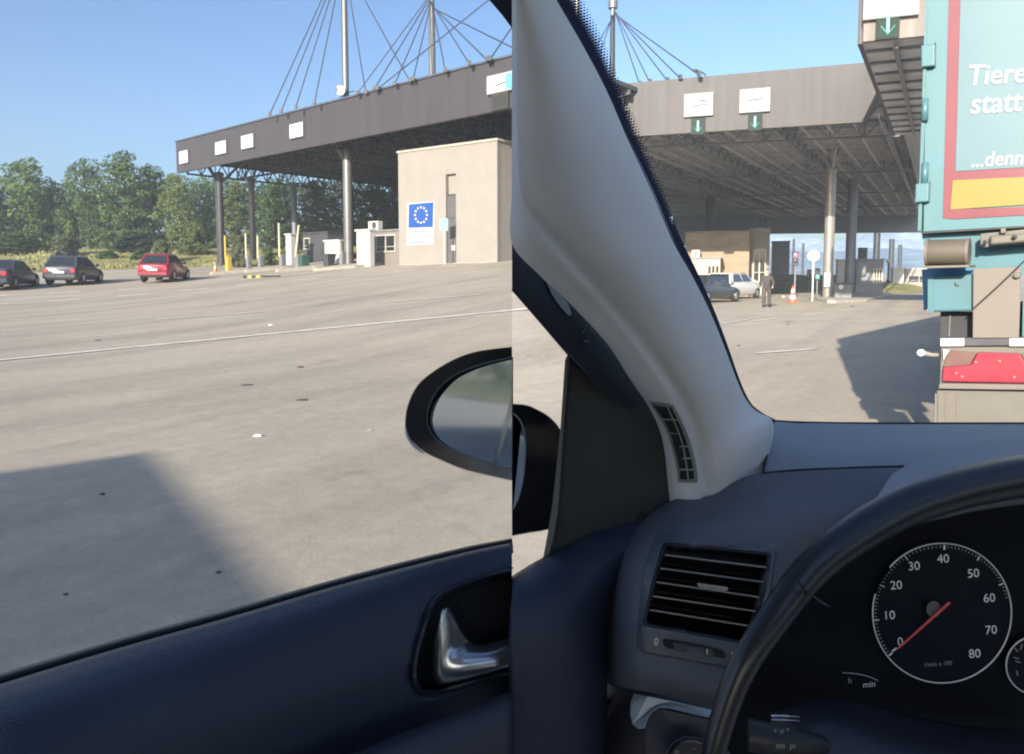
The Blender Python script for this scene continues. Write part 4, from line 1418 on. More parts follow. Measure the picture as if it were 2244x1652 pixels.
# ================================================================== the man walking towards the lanes
def skin_mesh(name, nodes, edges, m, parent, sub_=2):
    me = bpy.data.meshes.new(name)
    me.from_pydata([n[:3] for n in nodes], edges, [])
    me.materials.append(m)
    o = bpy.data.objects.new(name, me)
    COL.objects.link(o)
    o.parent = parent
    sk = o.modifiers.new("skin", 'SKIN')
    sk.use_smooth_shade = True
    for i, n in enumerate(nodes):
        r = n[3]
        me.skin_vertices[0].data[i].radius = (r, r) if not isinstance(r, tuple) else r
        me.skin_vertices[0].data[i].use_root = (i == 0)
    ss = o.modifiers.new("sub", 'SUBSURF')
    ss.levels = ss.render_levels = sub_
    return o
a = G(1679, 673)
hp = ztop(a, 590) - a.z
t = thing("person", "man in a dark jacket and dark trousers walking across the road below the grey canopy", "person", a, R(-25))
SKIN = mat("skin", (.45, .28, .21), .55, var=.08)
s = hp / 1.75
def sc(l): return [(x * s, y * s, z * s, (r[0] * s, r[1] * s) if isinstance(r, tuple) else r * s) for x, y, z, r in l]
body = [(0, 0, .95, (.10, .07)), (0, 0, 1.15, (.10, .07)), (0, .01, 1.36, (.13, .08)), (0, 0, 1.47, .06), (0, -.01, 1.53, .055), (0, -.02, 1.60, (.075, .09)), (0, -.02, 1.70, (.07, .085)), (0, -.02, 1.755, .04),
        (-.10, .0, .90, .09), (-.11, -.08, .50, .06), (-.11, .02, .09, .045), (-.12, -.12, .04, .04),
        (.10, .0, .90, .09), (.12, .12, .50, .06), (.12, .26, .10, .045), (.13, .15, .05, .04),
        (-.20, .01, 1.40, .055), (-.27, .06, 1.12, .042), (-.26, -.02, .90, .032), (-.26, -.05, .82, .038),
        (.20, .01, 1.40, .055), (.28, -.02, 1.12, .042), (.27, -.16, .94, .032), (.27, -.20, .87, .038)]
be = [(0, 1), (1, 2), (2, 3), (3, 4), (4, 5), (5, 6), (6, 7), (0, 8), (8, 9), (9, 10), (10, 11), (0, 12), (12, 13), (13, 14), (14, 15), (2, 16), (16, 17), (17, 18), (18, 19), (2, 20), (20, 21), (21, 22), (22, 23)]
skin_mesh("body", sc(body), be, SKIN, t)
jk = [(0, 0, .76, (.20, .15)), (0, 0, 1.15, (.18, .135)), (0, .01, 1.36, (.215, .14)), (0, 0, 1.46, (.10, .09)),
      (-.21, .01, 1.39, .085), (-.28, .06, 1.12, .07), (-.27, -.01, .93, .058), (.21, .01, 1.39, .085), (.29, -.02, 1.12, .07), (.28, -.14, .96, .058)]
skin_mesh("jacket", sc(jk), [(0, 1), (1, 2), (2, 3), (2, 4), (4, 5), (5, 6), (2, 7), (7, 8), (8, 9)], mat("jacket_dark", (.05, .046, .048), .9, var=.2), t)
tr_ = [(0, 0, 1.04, (.165, .125)), (-.10, 0, .86, .115), (-.11, -.08, .50, .085), (-.11, .015, .06, .075), (.10, 0, .86, .115), (.12, .12, .50, .085), (.12, .25, .07, .075)]
skin_mesh("trousers", sc(tr_), [(0, 1), (1, 2), (2, 3), (0, 4), (4, 5), (5, 6)], mat("trousers_dark", (.07, .065, .06), .9, var=.2), t)
for sx_, yy, zz in ((-.12, -.05, .05), (.125, .2, .06)):
    MB().box((sx_ - .05) * s, (sx_ + .05) * s, (yy - .13) * s, (yy + .09) * s, (zz - .05) * s, (zz + .05) * s).build("shoe", RUBBER, t, bevel=.03)
hr = [(0, -.01, 1.66, (.08, .09)), (0, 0, 1.74, (.085, .095)), (0, 0, 1.775, .05)]
skin_mesh("hair", sc(hr), [(0, 1), (1, 2)], mat("hair_brown", (.06, .045, .035), .8, var=.3), t)
t = thing("handbag", "pale folder held at the walking man's side", "folder", a + Vector((-.27 * s, -.06, .62 * s)), R(-25))
MB().box(-.02, .02, -.12, .12, 0, .22).build("cover", WHITE, t, bevel=.006)

# ================================================================== the turquoise truck ahead
TR = nrm2(.766, -.643)
TH = nrm2(.643, .766)
T0 = W(2017, 500, 3.3)
T0.z = 0
trz = math.atan2(TR.y, TR.x)
truck = thing("semi_trailer", "turquoise livestock trailer with red framed panel and German lettering, right ahead", "truck", T0, trz)
TINV = Matrix.Rotation(-trz, 3, 'Z')
ROLL = R(1.2)
def TP(px, py, off=0.0):
    """rear face of the truck: local x, z at a given stand-off towards us"""
    P = T0 - TH * off
    q = on_plane(px, py, P, TH)
    l = TINV @ (q - T0)
    return l.x, l.z
def tplate(name, pts, m, off, thick, parent=truck, bevel=0.0):
    mb = MB()
    l = [TP(x, y, off) for x, y in pts]
    mb.slab([(x, -off, z) for x, z in l], (0, thick, 0))
    return mb.build(name, m, parent, bevel=bevel)
TURQ = mat("truck_turquoise", (0.064, 0.156, 0.175), .42, var=.06, scale=1.5, dirt=.16, coat=.2)
TURQ_L = mat("truck_turquoise_pale", (0.073, 0.167, 0.188), .42, var=.05, scale=1.2, dirt=.10, coat=.2)
TURQ_S = mat("truck_turquoise_weathered", (0.055, 0.152, 0.184), .5, var=.12, scale=3, dirt=.3)
TRED = mat("truck_red", (0.165, 0.034, 0.046), .45, var=.08, dirt=.1)
TYEL = mat("truck_yellow", (0.205, 0.168, 0.030), .45, var=.05, dirt=.1)
TGREY = mat("truck_grey_dirty", (0.14, 0.13, 0.11), .7, var=.15, dirt=.35)
TCREAM = mat("flap_cream", (0.167, 0.146, 0.124), .7, var=.08, dirt=.2)
TBLK = mat("truck_black", (0.02, 0.022, 0.026), .6, var=.3, dirt=.2)
zbx = TP(2019, 508)[1]
WID = 2.5
# box body
mb = MB()
mb.box(.012, WID, 0.06, 13.0, zbx, 4.0)
mb.build("body", TURQ, truck, bevel=.02)
tplate("rear_door", [(2024, 508), (2330, 492), (2330, -420), (2036.5, -420)], TURQ_L, 0.0, 0.055)
tplate("door_edge", [(2011, 505), (2019, 506), (2035, -10), (2050, -430), (2041, -430), (2028, -10)], TURQ, 0.012, .05)
tplate("bottom_rail", [(2019, 512), (2330, 494), (2330, 490), (2019, 507)], TBLK, .006, .02)
# red frame, yellow panel
tplate("red_stripe", [(2066, 478), (2090, 480), (2104.5, -10), (2112, -430), (2086, -430), (2079.5, -10)], TRED, .004, .003)
tplate("red_stripe", [(2092, 398), (2330, 383), (2330, 362), (2093, 376)], TRED, .0045, .003)
tplate("red_stripe", [(2090.3, 480), (2330, 466), (2330, 450), (2082, 459)], TRED, .005, .003)
tplate("yellow_panel", [(2083, 459), (2330, 443), (2330, 383.5), (2088, 395)], TYEL, .008, .004)
tplate("pale_panel", [(2094, 375), (2330, 361), (2330, -430), (2111, -430), (2105, -10)], mat("truck_panel_pale", (0.096, 0.167, 0.193), .42, var=.04, dirt=.06), .004, .002)
LET = mat("lettering_white", (0.323, 0.330, 0.323), .6, var=.03)
def ttext(s_, cx, cy, h, bold=.012, slope=-.06):
    def mp(x, y):
        lx, lz = TP(x, y, .008)
        return Vector((lx, -.008, lz))
    text_mesh(s_, mp, cx, cy, h, shear=.22, bold=bold, rot=slope, sx=.95).build("lettering", LET, truck, fixn=False)
ttext("Tiere", 2182, 164, 63)
ttext("statt", 2180, 226, 66)
ttext("...denn", 2184, 349, 46)
# hinges
for (pts) in ([(2018, 98), (2048, 95), (2048, 144), (2018, 147)], [(2006, 402), (2036, 400), (2034, 442), (2004, 444)], [(2030, -190), (2058, -192), (2058, -240), (2032, -238)]):
    h = tplate("hinge", pts, TURQ_L, .035, .03, bevel=.006)
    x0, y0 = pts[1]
    tplate("hinge_painted_shadow", [(x0, y0 - 2), (x0 + 3, y0 - 2), (pts[2][0] + 3, pts[2][1] + 3), (pts[2][0], pts[2][1] + 3)], TBLK, .0056, .003, h)  # black strip painted in as the hinge's shadow
for py in (240, 380):
    MB().tube([(TP(2027, py, .02)[0], -.02, TP(2027, py, .02)[1] - .05), (TP(2027, py, .02)[0], -.02, TP(2027, py, .02)[1] + .05)], .014, 10).build("hinge_pin", TURQ, truck, smooth=True)
# underframe behind
tplate("rear_beam", [(2020, 512), (2330, 496), (2330, 600), (2034, 604)], TURQ_S, -.05, .12)
# roller drum
x0, zc = TP(2026, 553, .16)
x1, _ = TP(2122, 550, .16)
rr = abs(TP(2070, 523, .16)[1] - TP(2070, 583, .16)[1]) / 2
dr = MB()
dr.lathe([(rr * .5, x0 + .005), (rr * .93, x0 + .01), (rr * .95, x0 + .02), (rr * .95, x1 - .02), (rr * .93, x1 - .01), (rr * .5, x1 - .005)], 'X', 32, (0, -.12, zc))
dr = dr.build("hose_drum", mat("drum_khaki", (0.081, 0.069, 0.053), .65, var=.15, scale=4, dirt=.4), truck, smooth=True, auto=30)
for xx in (x0, x1 - .012):
    MB().lathe([(rr * 1.02, xx), (rr * 1.02, xx + .012)], 'X', 32, (0, -.12, zc)).build("end_plate", mat("drum_plate", (0.136, 0.115, 0.096), .6, dirt=.3), dr)
tplate("drum_tray", [(2021, 588), (2124, 585), (2124, 580), (2021, 583)], TGREY, .24, .2)
tplate("lock_bar", [(2148, 543), (2330, 528), (2330, 494), (2148, 512)], TGREY, .05, .04, bevel=.004)
tplate("lock_clamp", [(2168, 538), (2330, 524), (2330, 505), (2168, 516)], mat("clamp_metal", (0.136, 0.124, 0.105), .5, .3, dirt=.4), .08, .03, bevel=.01)
tplate("lock_clamp", [(2192, 512), (2204, 511), (2204, 498), (2192, 499)], mat("clamp_metal", (1, 1, 1)), .08, .03, bevel=.004)
for q in ((2160, 530), (2224, 519)):
    x, z = TP(q[0], q[1], .085)
    MB().lathe([(.009, -.088), (.009, -.10), (.003, -.102)], 'Y', 10, (x, 0, z)).build("bolt", TBLK, truck)
# tool box and cream flap
tplate("inner_shade_panel", [(2020, 590), (2130, 588), (2134, 612), (2024, 680)], mat("inner_shade_blue", (.06, .17, .28), .6, var=.2), -.02, .05)  # blue plate standing in for the shade beneath the drum
tb = tplate("tool_box", [(2033, 684), (2132, 682), (2134, 600), (2033, 607)], TURQ_S, .10, .30, bevel=.01)
tplate("box_edge", [(2033, 684), (2046, 684), (2046, 607), (2033, 608)], TURQ, .106, .004, tb)
tplate("box_mark", [(2092, 618), (2095, 618), (2095, 624), (2101, 624), (2101, 627), (2092, 627)], TBLK, .104, .003, tb)
tplate("mud_flap", [(2131, 741), (2233, 741), (2238, 584), (2132, 589)], TCREAM, .13, .012, bevel=.004)
tplate("side_panel", [(2240, 741), (2330, 741), (2330, 580), (2243, 584)], TURQ_S, .07, .02)
x, z = TP(2229, 603, .14)
MB().lathe([(.014, -.136), (.012, -.15), (.003, -.152)], 'Y', 14, (x, 0, z)).build("bolt", TGREY, truck)
xa, za = TP(2128, 680, .16)
xb, zb_ = TP(2250, 566, .16)
MB().tube([(xa, -.15, za), ((xa + xb) / 2, -.155, (za + zb_) / 2 - .004), (xb, -.15, zb_)], .0032, 6).build("cable", TBLK, truck)
tplate("gap_panel", [(2061, 741), (2131, 741), (2131, 683), (2061, 683)], TBLK, .02, .02)
MB().box(TP(2080, 700, .03)[0], TP(2083, 700, .03)[0], -.03, -.022, TP(2081, 738, .03)[1], TP(2081, 690, .03)[1]).build("strut", TGREY, truck)
# bar of white and grey segments
tplate("rear_bar", [(2060, 759), (2330, 757), (2330, 738), (2060, 741)], DGREY, .12, .06, bevel=.004)
for a_, b_ in ((2061, 2113), (2212, 2262)):
    tplate("bar_marker", [(a_, 758.5), (b_, 758.2), (b_, 740.8), (a_, 741.5)], WHITE, .124, .003)
# light cluster
tplate("lamp_carrier", [(2060, 842), (2330, 842), (2330, 759), (2063, 760)], TGREY, .10, .05)
lc = tplate("tail_light", [(2065, 836), (2330, 842), (2330, 772), (2330, 810), (2252, 802), (2244, 774), (2165, 771), (2146, 800), (2122, 802), (2126, 792), (2066, 800)][:0] or
            [(2064, 836), (2330, 842), (2330, 812), (2252, 806), (2235, 775), (2142, 772), (2127, 800), (2066, 805)], mat("tail_light_red", (.30, .028, .045), .38, var=.3, scale=8, spec=.4, dirt=.25), .125, .03, bevel=.006)
tplate("tail_light_upper", [(2067, 804), (2126, 799), (2140, 773), (2080, 768)], mat("tail_light_grey", (.14, .075, .065), .35, var=.3, dirt=.5), .122, .02, lc)
tplate("tail_light_upper", [(2237, 776), (2253, 805), (2330, 810), (2330, 772)], mat("tail_light_grey", (1, 1, 1)), .122, .02, lc)
tplate("reflector", [(2067, 789), (2067, 766), (2081, 767)], WHITE, .128, .004, lc)
for q in ((2138, 794), (2190, 792), (2222, 827), (2108, 826), (2095, 818)):
    x, z = TP(q[0], q[1], .13)
    MB().lathe([(.007, -.126), (.006, -.131), (.002, -.132)], 'Y', 10, (x, 0, z)).build("lamp_screw", mat("lamp_pink", (.42, .10, .11), .4), lc)
tplate("white_strip", [(2056, 852), (2330, 856), (2330, 844), (2058, 840)], TCREAM, .14, .05, bevel=.004)
bp_ = tplate("bumper", [(2049, 1200), (2400, 1200), (2400, 857), (2052, 853)], TGREY, .10, .10, bevel=.008)
for a_ in (2051, 2075, 2099):
    tplate("bumper_rib", [(a_ - 2.4, 1190), (a_ + 1.6, 1190), (a_ + 1.6, 862), (a_ - 2.2, 862)], TCREAM, .106, .005, bp_)
# side marker on a rubber arm
x, z = TP(2058, 779, .06)
xm, zm = TP(2022, 773, .06)
mk = MB().tube([(x + .05, -.02, z), ((x + xm) / 2, -.05, (z + zm) / 2 - .004), (xm, -.06, zm)], [.008, .010, .013], 12).build("side_marker", mat("marker_rubber", (.22, .20, .17), .7), truck, smooth=True)
MB().lathe([(.012, -.068), (.0165, -.06), (.0165, -.04), (.012, -.035)], 'Y', 18, (xm - .006, -.01, zm)).build("lens", mat("marker_lens", (.85, .84, .80), .2), mk, smooth=True)
# chassis and wheels, mostly behind the rear parts
MB().box(.7, .85, .3, 12.8, zbx - .32, zbx - .01).build("chassis_rail", TBLK, truck)
MB().box(1.65, 1.8, .3, 12.8, zbx - .32, zbx - .01).build("chassis_rail", TBLK, truck)
for y in (2.2, 3.5, 4.8):
    for sx in (.30, 2.2):
        w = MB().lathe([(.28, -.15), (.48, -.17), (.52, -.12), (.52, .12), (.48, .17), (.28, .15)], 'X', 28, (sx, y, .52)).build("wheel", RUBBER, truck, smooth=True, auto=40)
        MB().lathe([(.27, -.1), (.25, -.13), (.1, -.13)], 'X', 18, (sx, y, .52)).build("rim", GREYP, w)
MB().box(.2, 2.3, 10.4, 12.0, .9, zbx - .33).build("coupling", TBLK, truck)
# tractor cab further ahead
MB().box(.02, 2.48, 13.6, 15.8, .7, 3.7).build("tractor_cab", TURQ, truck, bevel=.08)
for y in (12.6, 15.0):
    for sx in (.30, 2.2):
        MB().lathe([(.28, -.15), (.48, -.17), (.52, -.12), (.52, .12), (.48, .17), (.28, .15)], 'X', 28, (sx, y, .52)).build("wheel", RUBBER, truck, smooth=True, auto=40)

# ================================================================== unseen lorry, added to cast the near shadow on the road
a1 = nrm2(.6, -.8)
lor = thing("shadow_lorry", "unseen pale blue lorry added to cast the shadow across the road in view", "lorry", (-6.9, -5.45, 0), math.atan2(a1.y, a1.x))
mb = MB()
mb.slab([(0, y, z) for y, z in [(-11.5, 1.0), (-11.5, 4.0), (-.05, 4.0), (0, 3.9), (0, 1.0)]], (2.95, 0, 0))
mb.build("body", mat("lorry_blue", (.20, .33, .36), .5, dirt=.2), lor, bevel=.06)
MB().box(.1, 2.4, -.6, -.02, .45, .99).build("underrun", TBLK, lor)
MB().box(.05, 2.45, -14.2, -11.9, .6, 3.3).build("cab", mat("lorry_cab", (.30, .40, .42), .4), lor, bevel=.15)
MB().box(.8, 1.7, -14, -.6, .75, .95).build("chassis", TBLK, lor)
for y in (-1.4, -2.7, -12.8):
    for x in (.25, 2.25):
        MB().lathe([(.28, -.15), (.48, -.17), (.52, -.12), (.52, .12), (.48, .17), (.28, .15)], 'X', 24, (x, y, .52)).build("wheel", RUBBER, lor, smooth=True, auto=40)

# ================================================================== litter on the road
def litter(label, px, py, s, m, name="litter", cat="litter"):
    p = G(px, py, .004)
    rnd = random.Random(int(px * 7 + py))
    t = MB()
    n = 9
    top = [(s * rnd.uniform(.6, 1.1) * math.cos(k * 6.283 / n), s * .6 * rnd.uniform(.6, 1.1) * math.sin(k * 6.283 / n), 0) for k in range(n)]
    t.add(top + [(x * .6 + s * .1, y * .6, s * rnd.uniform(.15, .5)) for x, y, z in top], [tuple(range(n))[::-1], tuple(range(n, 2 * n))] + [(k, (k + 1) % n, n + (k + 1) % n, n + k) for k in range(n)])
    o = t.build(name, m)
    o.location = p
    tag(o, label, cat, "scraps on the road")
litter("crumpled white scrap lying on the road above the shadow's corner", 565, 956, .04, SIGNW)
litter("small white scrap on the road beyond the thin painted line", 592, 713, .07, SIGNW)
litter("thin pale scrap on the road left of the wing mirror", 809, 944, .03, CREAM)
STONE = mat("dark_stone", (.07, .065, .06), .9)
for px, py, s_, lb in ((224, 1083, .022, "dark stone in the shadow, the farther of the two near the window's left"), (478, 1254, .016, "small dark stone in the shadow close to the door's top edge"), (658, 805, .05, "dark stone on the sunlit road left of the wing mirror"),
                   (143, 1302, .014, "tiny dark stone in the shadow nearest the window's lower left"), (214, 746, .06, "dark stone just before the painted line"), (1727, 711, .05, "dark stone on the pale road beyond the windscreen"), (1619, 758, .045, "pair like dark stone near the windscreen pillar on the pale road"), (1868, 738 - 66, .08, "flat dark stone near the bright column's kerb")):
    litter(lb, px, py, s_, STONE, "stone", "stone")
for px, py, rx, ry, lb in ((541, 844, .065, .05, "oval dark tar spot in the road left of the wing mirror, the farther one"), (662, 877, .058, .045, "oval dark tar spot in the road nearest the wing mirror")):
    p = G(px, py)
    o = MB().lathe([(.0, .0), (rx, .0), (rx, .006), (rx * .8, .008), (0, .009)], 'Z', 24).build("tar_spot", mat("tar", (.10, .095, .085), .8, var=.3))
    o.location = p
    tag(o, lb, "tar spot", "tar spots in the road")
# ================================================================== the car we sit in
car = thing("car", "dark interior of the car around us: door, grey pillar, dashboard and steering wheel", "car", (0.6, 0.2, 0))
EYEV = Vector((0, 0, EYE))
def lerp(a, b, t): return a + (b - a) * t
def inside(poly, x, y):
    c = False
    for i in range(len(poly)):
        (x0, y0), (x1, y1) = poly[i - 1][:2], poly[i][:2]
        if (y0 > y) != (y1 > y) and x < (x1 - x0) * (y - y0) / (y1 - y0) + x0:
            c = not c
    return c
class Surf:
    """smooth skin through rows of (px, py, Y) points"""
    def __init__(s, rows, nr=4, nc=6):
        rr = [crom(r, nc) for r in rows]
        cols = list(zip(*rr))
        cc = [crom(c, nr) for c in cols]
        s.g = [list(r) for r in zip(*cc)]
        s.pts = [p for r in s.g for p in r]
    def depth(s, x, y):
        if not hasattr(s, "arr"):
            s.arr = np.array([tuple(p) for p in s.pts])
        d2 = (s.arr[:, 0] - x) ** 2 + (s.arr[:, 1] - y) ** 2 + 1e-6
        k = np.argsort(d2)[:4]
        w = 1 / d2[k]
        return float((s.arr[k, 2] * w).sum() / w.sum())
    def mesh(s, name, m, parent=car, solid=0.012, hole=None, hole2=None):
        mb = MB()
        mb.grid([[W(p.x, p.y, p.z) for p in r] for r in s.g])
        if hole:
            flat = [p for r in s.g for p in r]
            ins = [inside(hole, p.x, p.y) or bool(hole2 and inside(hole2, p.x, p.y)) for p in flat]
            mb.f = [f for f in mb.f if not any(ins[i] for i in f)]
        # turn the faces towards the cabin
        f = mb.f[len(mb.f) // 2]
        a, b, c = (mb.v[i] for i in f[:3])
        nn = (b - a).cross(c - a)
        tot = 0
        for f in mb.f[::7]:
            a, b, c = (mb.v[i] for i in f[:3])
            tot += (b - a).cross(c - a).normalized().dot((EYEV - a).normalized())
        if tot < 0:
            mb.f = [f[::-1] for f in mb.f]
        return mb.build(name, m, parent, smooth=True, world=True, solid=solid)
def plate3(name, pts, m, depth, off=0.0, thick=0.012, parent=car, bevel=0.0, smooth=False):
    """closed picture outline laid on a skin (depth: number, function or Surf), with real thickness away from us"""
    fn = depth.depth if isinstance(depth, Surf) else (depth if callable(depth) else (lambda x, y: depth))
    P = [W(x, y, fn(x, y) - off) for x, y in pts]
    c = sum(P, Vector()) / len(P)
    v = (c - EYEV).normalized() * thick
    mb = MB()
    mb.slab(P, v)
    return mb.build(name, m, parent, world=True, bevel=bevel)
def rloop(pts, r, k=5):
    """round the corners of a picture polygon"""
    out = []
    n = len(pts)
    for i in range(n):
        p, a, b = Vector(pts[i] + (0,)), Vector(pts[i - 1] + (0,)), Vector(pts[(i + 1) % n] + (0,))
        ra = min(r, (a - p).length * .45)
        rb = min(r, (b - p).length * .45)
        s, e = p + (a - p).normalized() * ra, p + (b - p).normalized() * rb
        for j in range(k + 1):
            t = j / k
            q = s * (1 - t) ** 2 + p * 2 * t * (1 - t) + e * t * t
            out.append((q.x, q.y))
    return out
def loops(name, lps, m, parent=car, cap=False, smooth=True, auto=40):
    """closed rings of (px,py,Y) points joined one to the next"""
    mb = MB()
    mb.grid([[W(*q) for q in l] for l in lps], closed=True)
    if cap:
        n = len(lps[0])
        k0 = (len(lps) - 1) * n
        mb.f.append(tuple(range(k0, k0 + n)))
    return mb.build(name, m, parent, world=True, smooth=smooth, auto=auto)
def ptube(name, pts, rpx, m, parent=car, n=10, closed=False, res=4):
    q = crom(pts, res) if res > 1 else [Vector(p) for p in pts]
    rr = rpx if not isinstance(rpx, (list, tuple)) else None
    P = [W(p.x, p.y, p.z) for p in q]
    if rr is None:
        rs = [v.x for v in crom([(a, 0, 0) for a in rpx], res)]
    else:
        rs = [rr] * len(q)
    return MB().tube(P, [r / F_PX * p.z for r, p in zip(rs, q)], n, closed).build(name, m, parent, world=True, smooth=True, auto=60)

SOFT = mat("soft_black_plastic", (0.022, 0.030, 0.055), .40, var=.12, scale=6, bump=.25, bscale=420, spec=.45)
DASH = mat("dash_plastic", (0.078, 0.090, 0.118), .55, var=.08, scale=5, bump=.3, bscale=380, spec=.4)  # darker copy for the face, its shade put into the colour
DASH_LIT = mat("dash_top_lit", (0.19, 0.205, 0.25), .58, var=.08, scale=4, bump=.3, bscale=300, spec=.4)  # lighter copy: windscreen light on the dash top put into the colour
TRIM = mat("pillar_trim_grey", (0.66, 0.68, 0.69), .75, var=.06, scale=3, bump=.12, bscale=700, spec=.3)
BLK = mat("gloss_black", (0.008, 0.009, 0.011), .18, var=.2, spec=.5)
MATB = mat("matt_black", (0.010, 0.011, 0.013), .7, var=.3, spec=.3)
SEAL = mat("door_seal_rubber", (0.008, 0.010, 0.014), .5, var=.3, spec=.4)
LEATH = mat("rim_leather", (0.007, 0.009, 0.016), .32, var=.08, scale=5, spec=.6)
CHROME = mat("satin_metal", (0.48, 0.50, 0.53), .26, .9, var=.05, scale=6)
SILV = mat("silver_plastic", (0.36, 0.42, 0.48), .38, .55, var=.05)
GLASS_S = glass_mat("side_glass", .02, tint=(.79, .795, .80))
GLASS_W = glass_mat("windscreen_glass", .004)

# ---- door below the side window
XS = [-90, 0, 250, 500, 750, 1000, 1122]
YS = [1529, 1500, 1424, 1354, 1281, 1216, 1190]
DS = [.56, .60, .66, .73, .80, .88, .92]
def door_row(dy, dd, k=0.0):
    return [(x, y + dy * (1 - k * i / 6), d + dd) for i, (x, y, d) in enumerate(zip(XS, YS, DS))]
door = Surf([door_row(-2, .03), door_row(2, .004), door_row(14, -.012), door_row(44, -.035), door_row(100, -.06), door_row(200, -.085), door_row(330, -.095), door_row(520, -.095), door_row(760, -.07)], 9, 16)
rec = [(1122, 1256), (1070, 1270), (1010, 1289), (970, 1306), (950, 1332), (934, 1372), (920, 1420), (912, 1462), (914, 1496), (928, 1512), (952, 1514), (990, 1504), (1060, 1483), (1122, 1464)]
recl = rloop(rec, 14, 3)
RHOLE = [(1040 + (x - 1040) * .985 if x < 1120 else 1130, 1390 + (y - 1390) * .985) for x, y in recl]
dp = door.mesh("door_panel", SOFT, car, .012, RHOLE)
seal = Surf([door_row(-22, .045, .6), door_row(-20, .035, .6), door_row(-10, .03, .5), door_row(2, .03)], 2, 8)
seal.mesh("window_seal", SEAL)
sill = Surf([door_row(-27, .075, .6), door_row(-25, .07, .6), door_row(-21, .048, .6)], 2, 8)
sill.mesh("window_sill", mat("sill_brown", (.10, .085, .07), .5, var=.2))
# armrest ledge
arm = Surf([[(640, 1712, .66), (765, 1654, .69), (900, 1598, .73), (1030, 1548, .77), (1122, 1511, .80)],
            [(640, 1716, .63), (765, 1660, .66), (900, 1604, .70), (1030, 1554, .74), (1122, 1517, .77)],
            [(640, 1740, .60), (765, 1690, .63), (900, 1640, .67), (1030, 1590, .71), (1122, 1556, .74)],
            [(640, 1820, .58), (765, 1790, .61), (900, 1750, .65), (1030, 1700, .69), (1122, 1670, .72)],
            [(640, 1960, .58), (765, 1960, .61), (900, 1960, .65), (1030, 1960, .69), (1122, 1960, .72)]], 4, 6)
arm.mesh("armrest", mat("armrest_plastic", (.034, .036, .052), .5, var=.1, bump=.2, bscale=400))
# handle recess and lever
bez = MB()
cx_, cy_ = 1040, 1390
def toward(l, k, off):
    return [(cx_ + (x - cx_) * k if x < 1120 else x, cy_ + (y - cy_) * k, door.depth(x, y) - off) for x, y in l]
loops("handle_bezel", [toward(recl, 1.13, -.004), toward(recl, 1.12, .004), toward(recl, 1.06, .008), toward(recl, 1.0, .006), toward(recl, .98, -.035)], mat("bezel_black", (.012, .014, .02), .3), dp)
plate3("handle_recess", [(x, y) for x, y, z in toward(recl, 1.0, 0)], MATB, door, -.03, .004, dp)
lev = Surf([[(984, 1329, .80), (1000, 1358, .80), (1022, 1396, .805), (1048, 1413, .81), (1085, 1405, .825), (1124, 1391, .84)],
            [(974, 1338, .785), (988, 1375, .785), (1006, 1412, .79), (1040, 1426, .79), (1085, 1418, .805), (1124, 1403, .82)],
            [(960, 1372, .78), (972, 1412, .775), (990, 1436, .775), (1030, 1446, .775), (1085, 1437, .79), (1124, 1424, .805)],
            [(948, 1420, .785), (955, 1450, .775), (972, 1470, .77), (1020, 1472, .77), (1085, 1458, .785), (1124, 1446, .80)],
            [(944, 1464, .79), (948, 1488, .78), (960, 1500, .775), (1015, 1490, .775), (1085, 1470, .79), (1124, 1457, .805)]], 4, 5)
lev.mesh("door_handle", CHROME, dp, .006)

# ---- window frame corner at the top of the side window
plate3("window_frame", [(1066, -60), (1072, 0), (1099, 31), (1122, 62), (1122, -60)], SEAL, lambda x, y: .70, 0, .03)

# ---- windscreen pillar
ST = [((1122, -70), (1130, -70), (1183, -70), .60), ((1122, 0), (1132, 0), (1219, 0), .62), ((1122, 100), (1134, 100), (1275, 97), .645), ((1122, 200), (1136, 200), (1329, 200), .67),
      ((1122, 300), (1138, 300), (1372, 300), .69), ((1122, 420), (1150, 420), (1427, 420), .72), ((1124, 532), (1222, 520), (1473, 528), .75), ((1187, 605), (1296, 606), (1517, 606), .78), ((1251, 665), (1362, 684), (1556, 684), .81),
      ((1331, 752), (1428, 772), (1586, 757), .84), ((1386, 836), (1482, 850), (1616, 836), .87), ((1424, 892), (1512, 908), (1638, 880), .895), ((1448, 945), (1532, 962), (1664, 904), .915), ((1458, 990), (1540, 1000), (1688, 921), .925), ((1463, 1035), (1546, 1034), (1693, 950), .93), ((1466, 1070), (1552, 1064), (1684, 992), .935), ((1468, 1105), (1558, 1096), (1670, 1044), .94)]
prow = []
for (l, c, r, d) in ST:
    L_, C_, R_ = Vector(l + (d + .035,)), Vector(c + (d + .006,)), Vector(r + (d + .05,))
    wl = (C_ - L_).length
    wr = (R_ - C_).length
    bl_, br_ = min(.022, wl * .00022), min(.03, wr * .00017)
    row = [L_ + Vector((0, 0, .02)), L_, L_.lerp(C_, .3) - Vector((0, 0, bl_)), L_.lerp(C_, .68) - Vector((0, 0, bl_ * .9)), C_, C_.lerp(R_, .18) - Vector((0, 0, br_ * .75)), C_.lerp(R_, .45) - Vector((0, 0, br_ * 1.1)), C_.lerp(R_, .75) - Vector((0, 0, br_ * .8)), R_, R_ + Vector((0, 0, .025))]
    prow.append([tuple(v) for v in row])
pil = Surf(prow, 9, 7)
vo_ = [(1423, 881), (1450, 885), (1476, 889), (1489, 912), (1501, 938), (1511, 962), (1518, 985), (1524, 1010), (1528, 1036), (1529, 1057), (1508, 1058), (1486, 1056), (1483, 1030), (1478, 1004), (1471, 975), (1462, 948), (1449, 922), (1436, 901)]
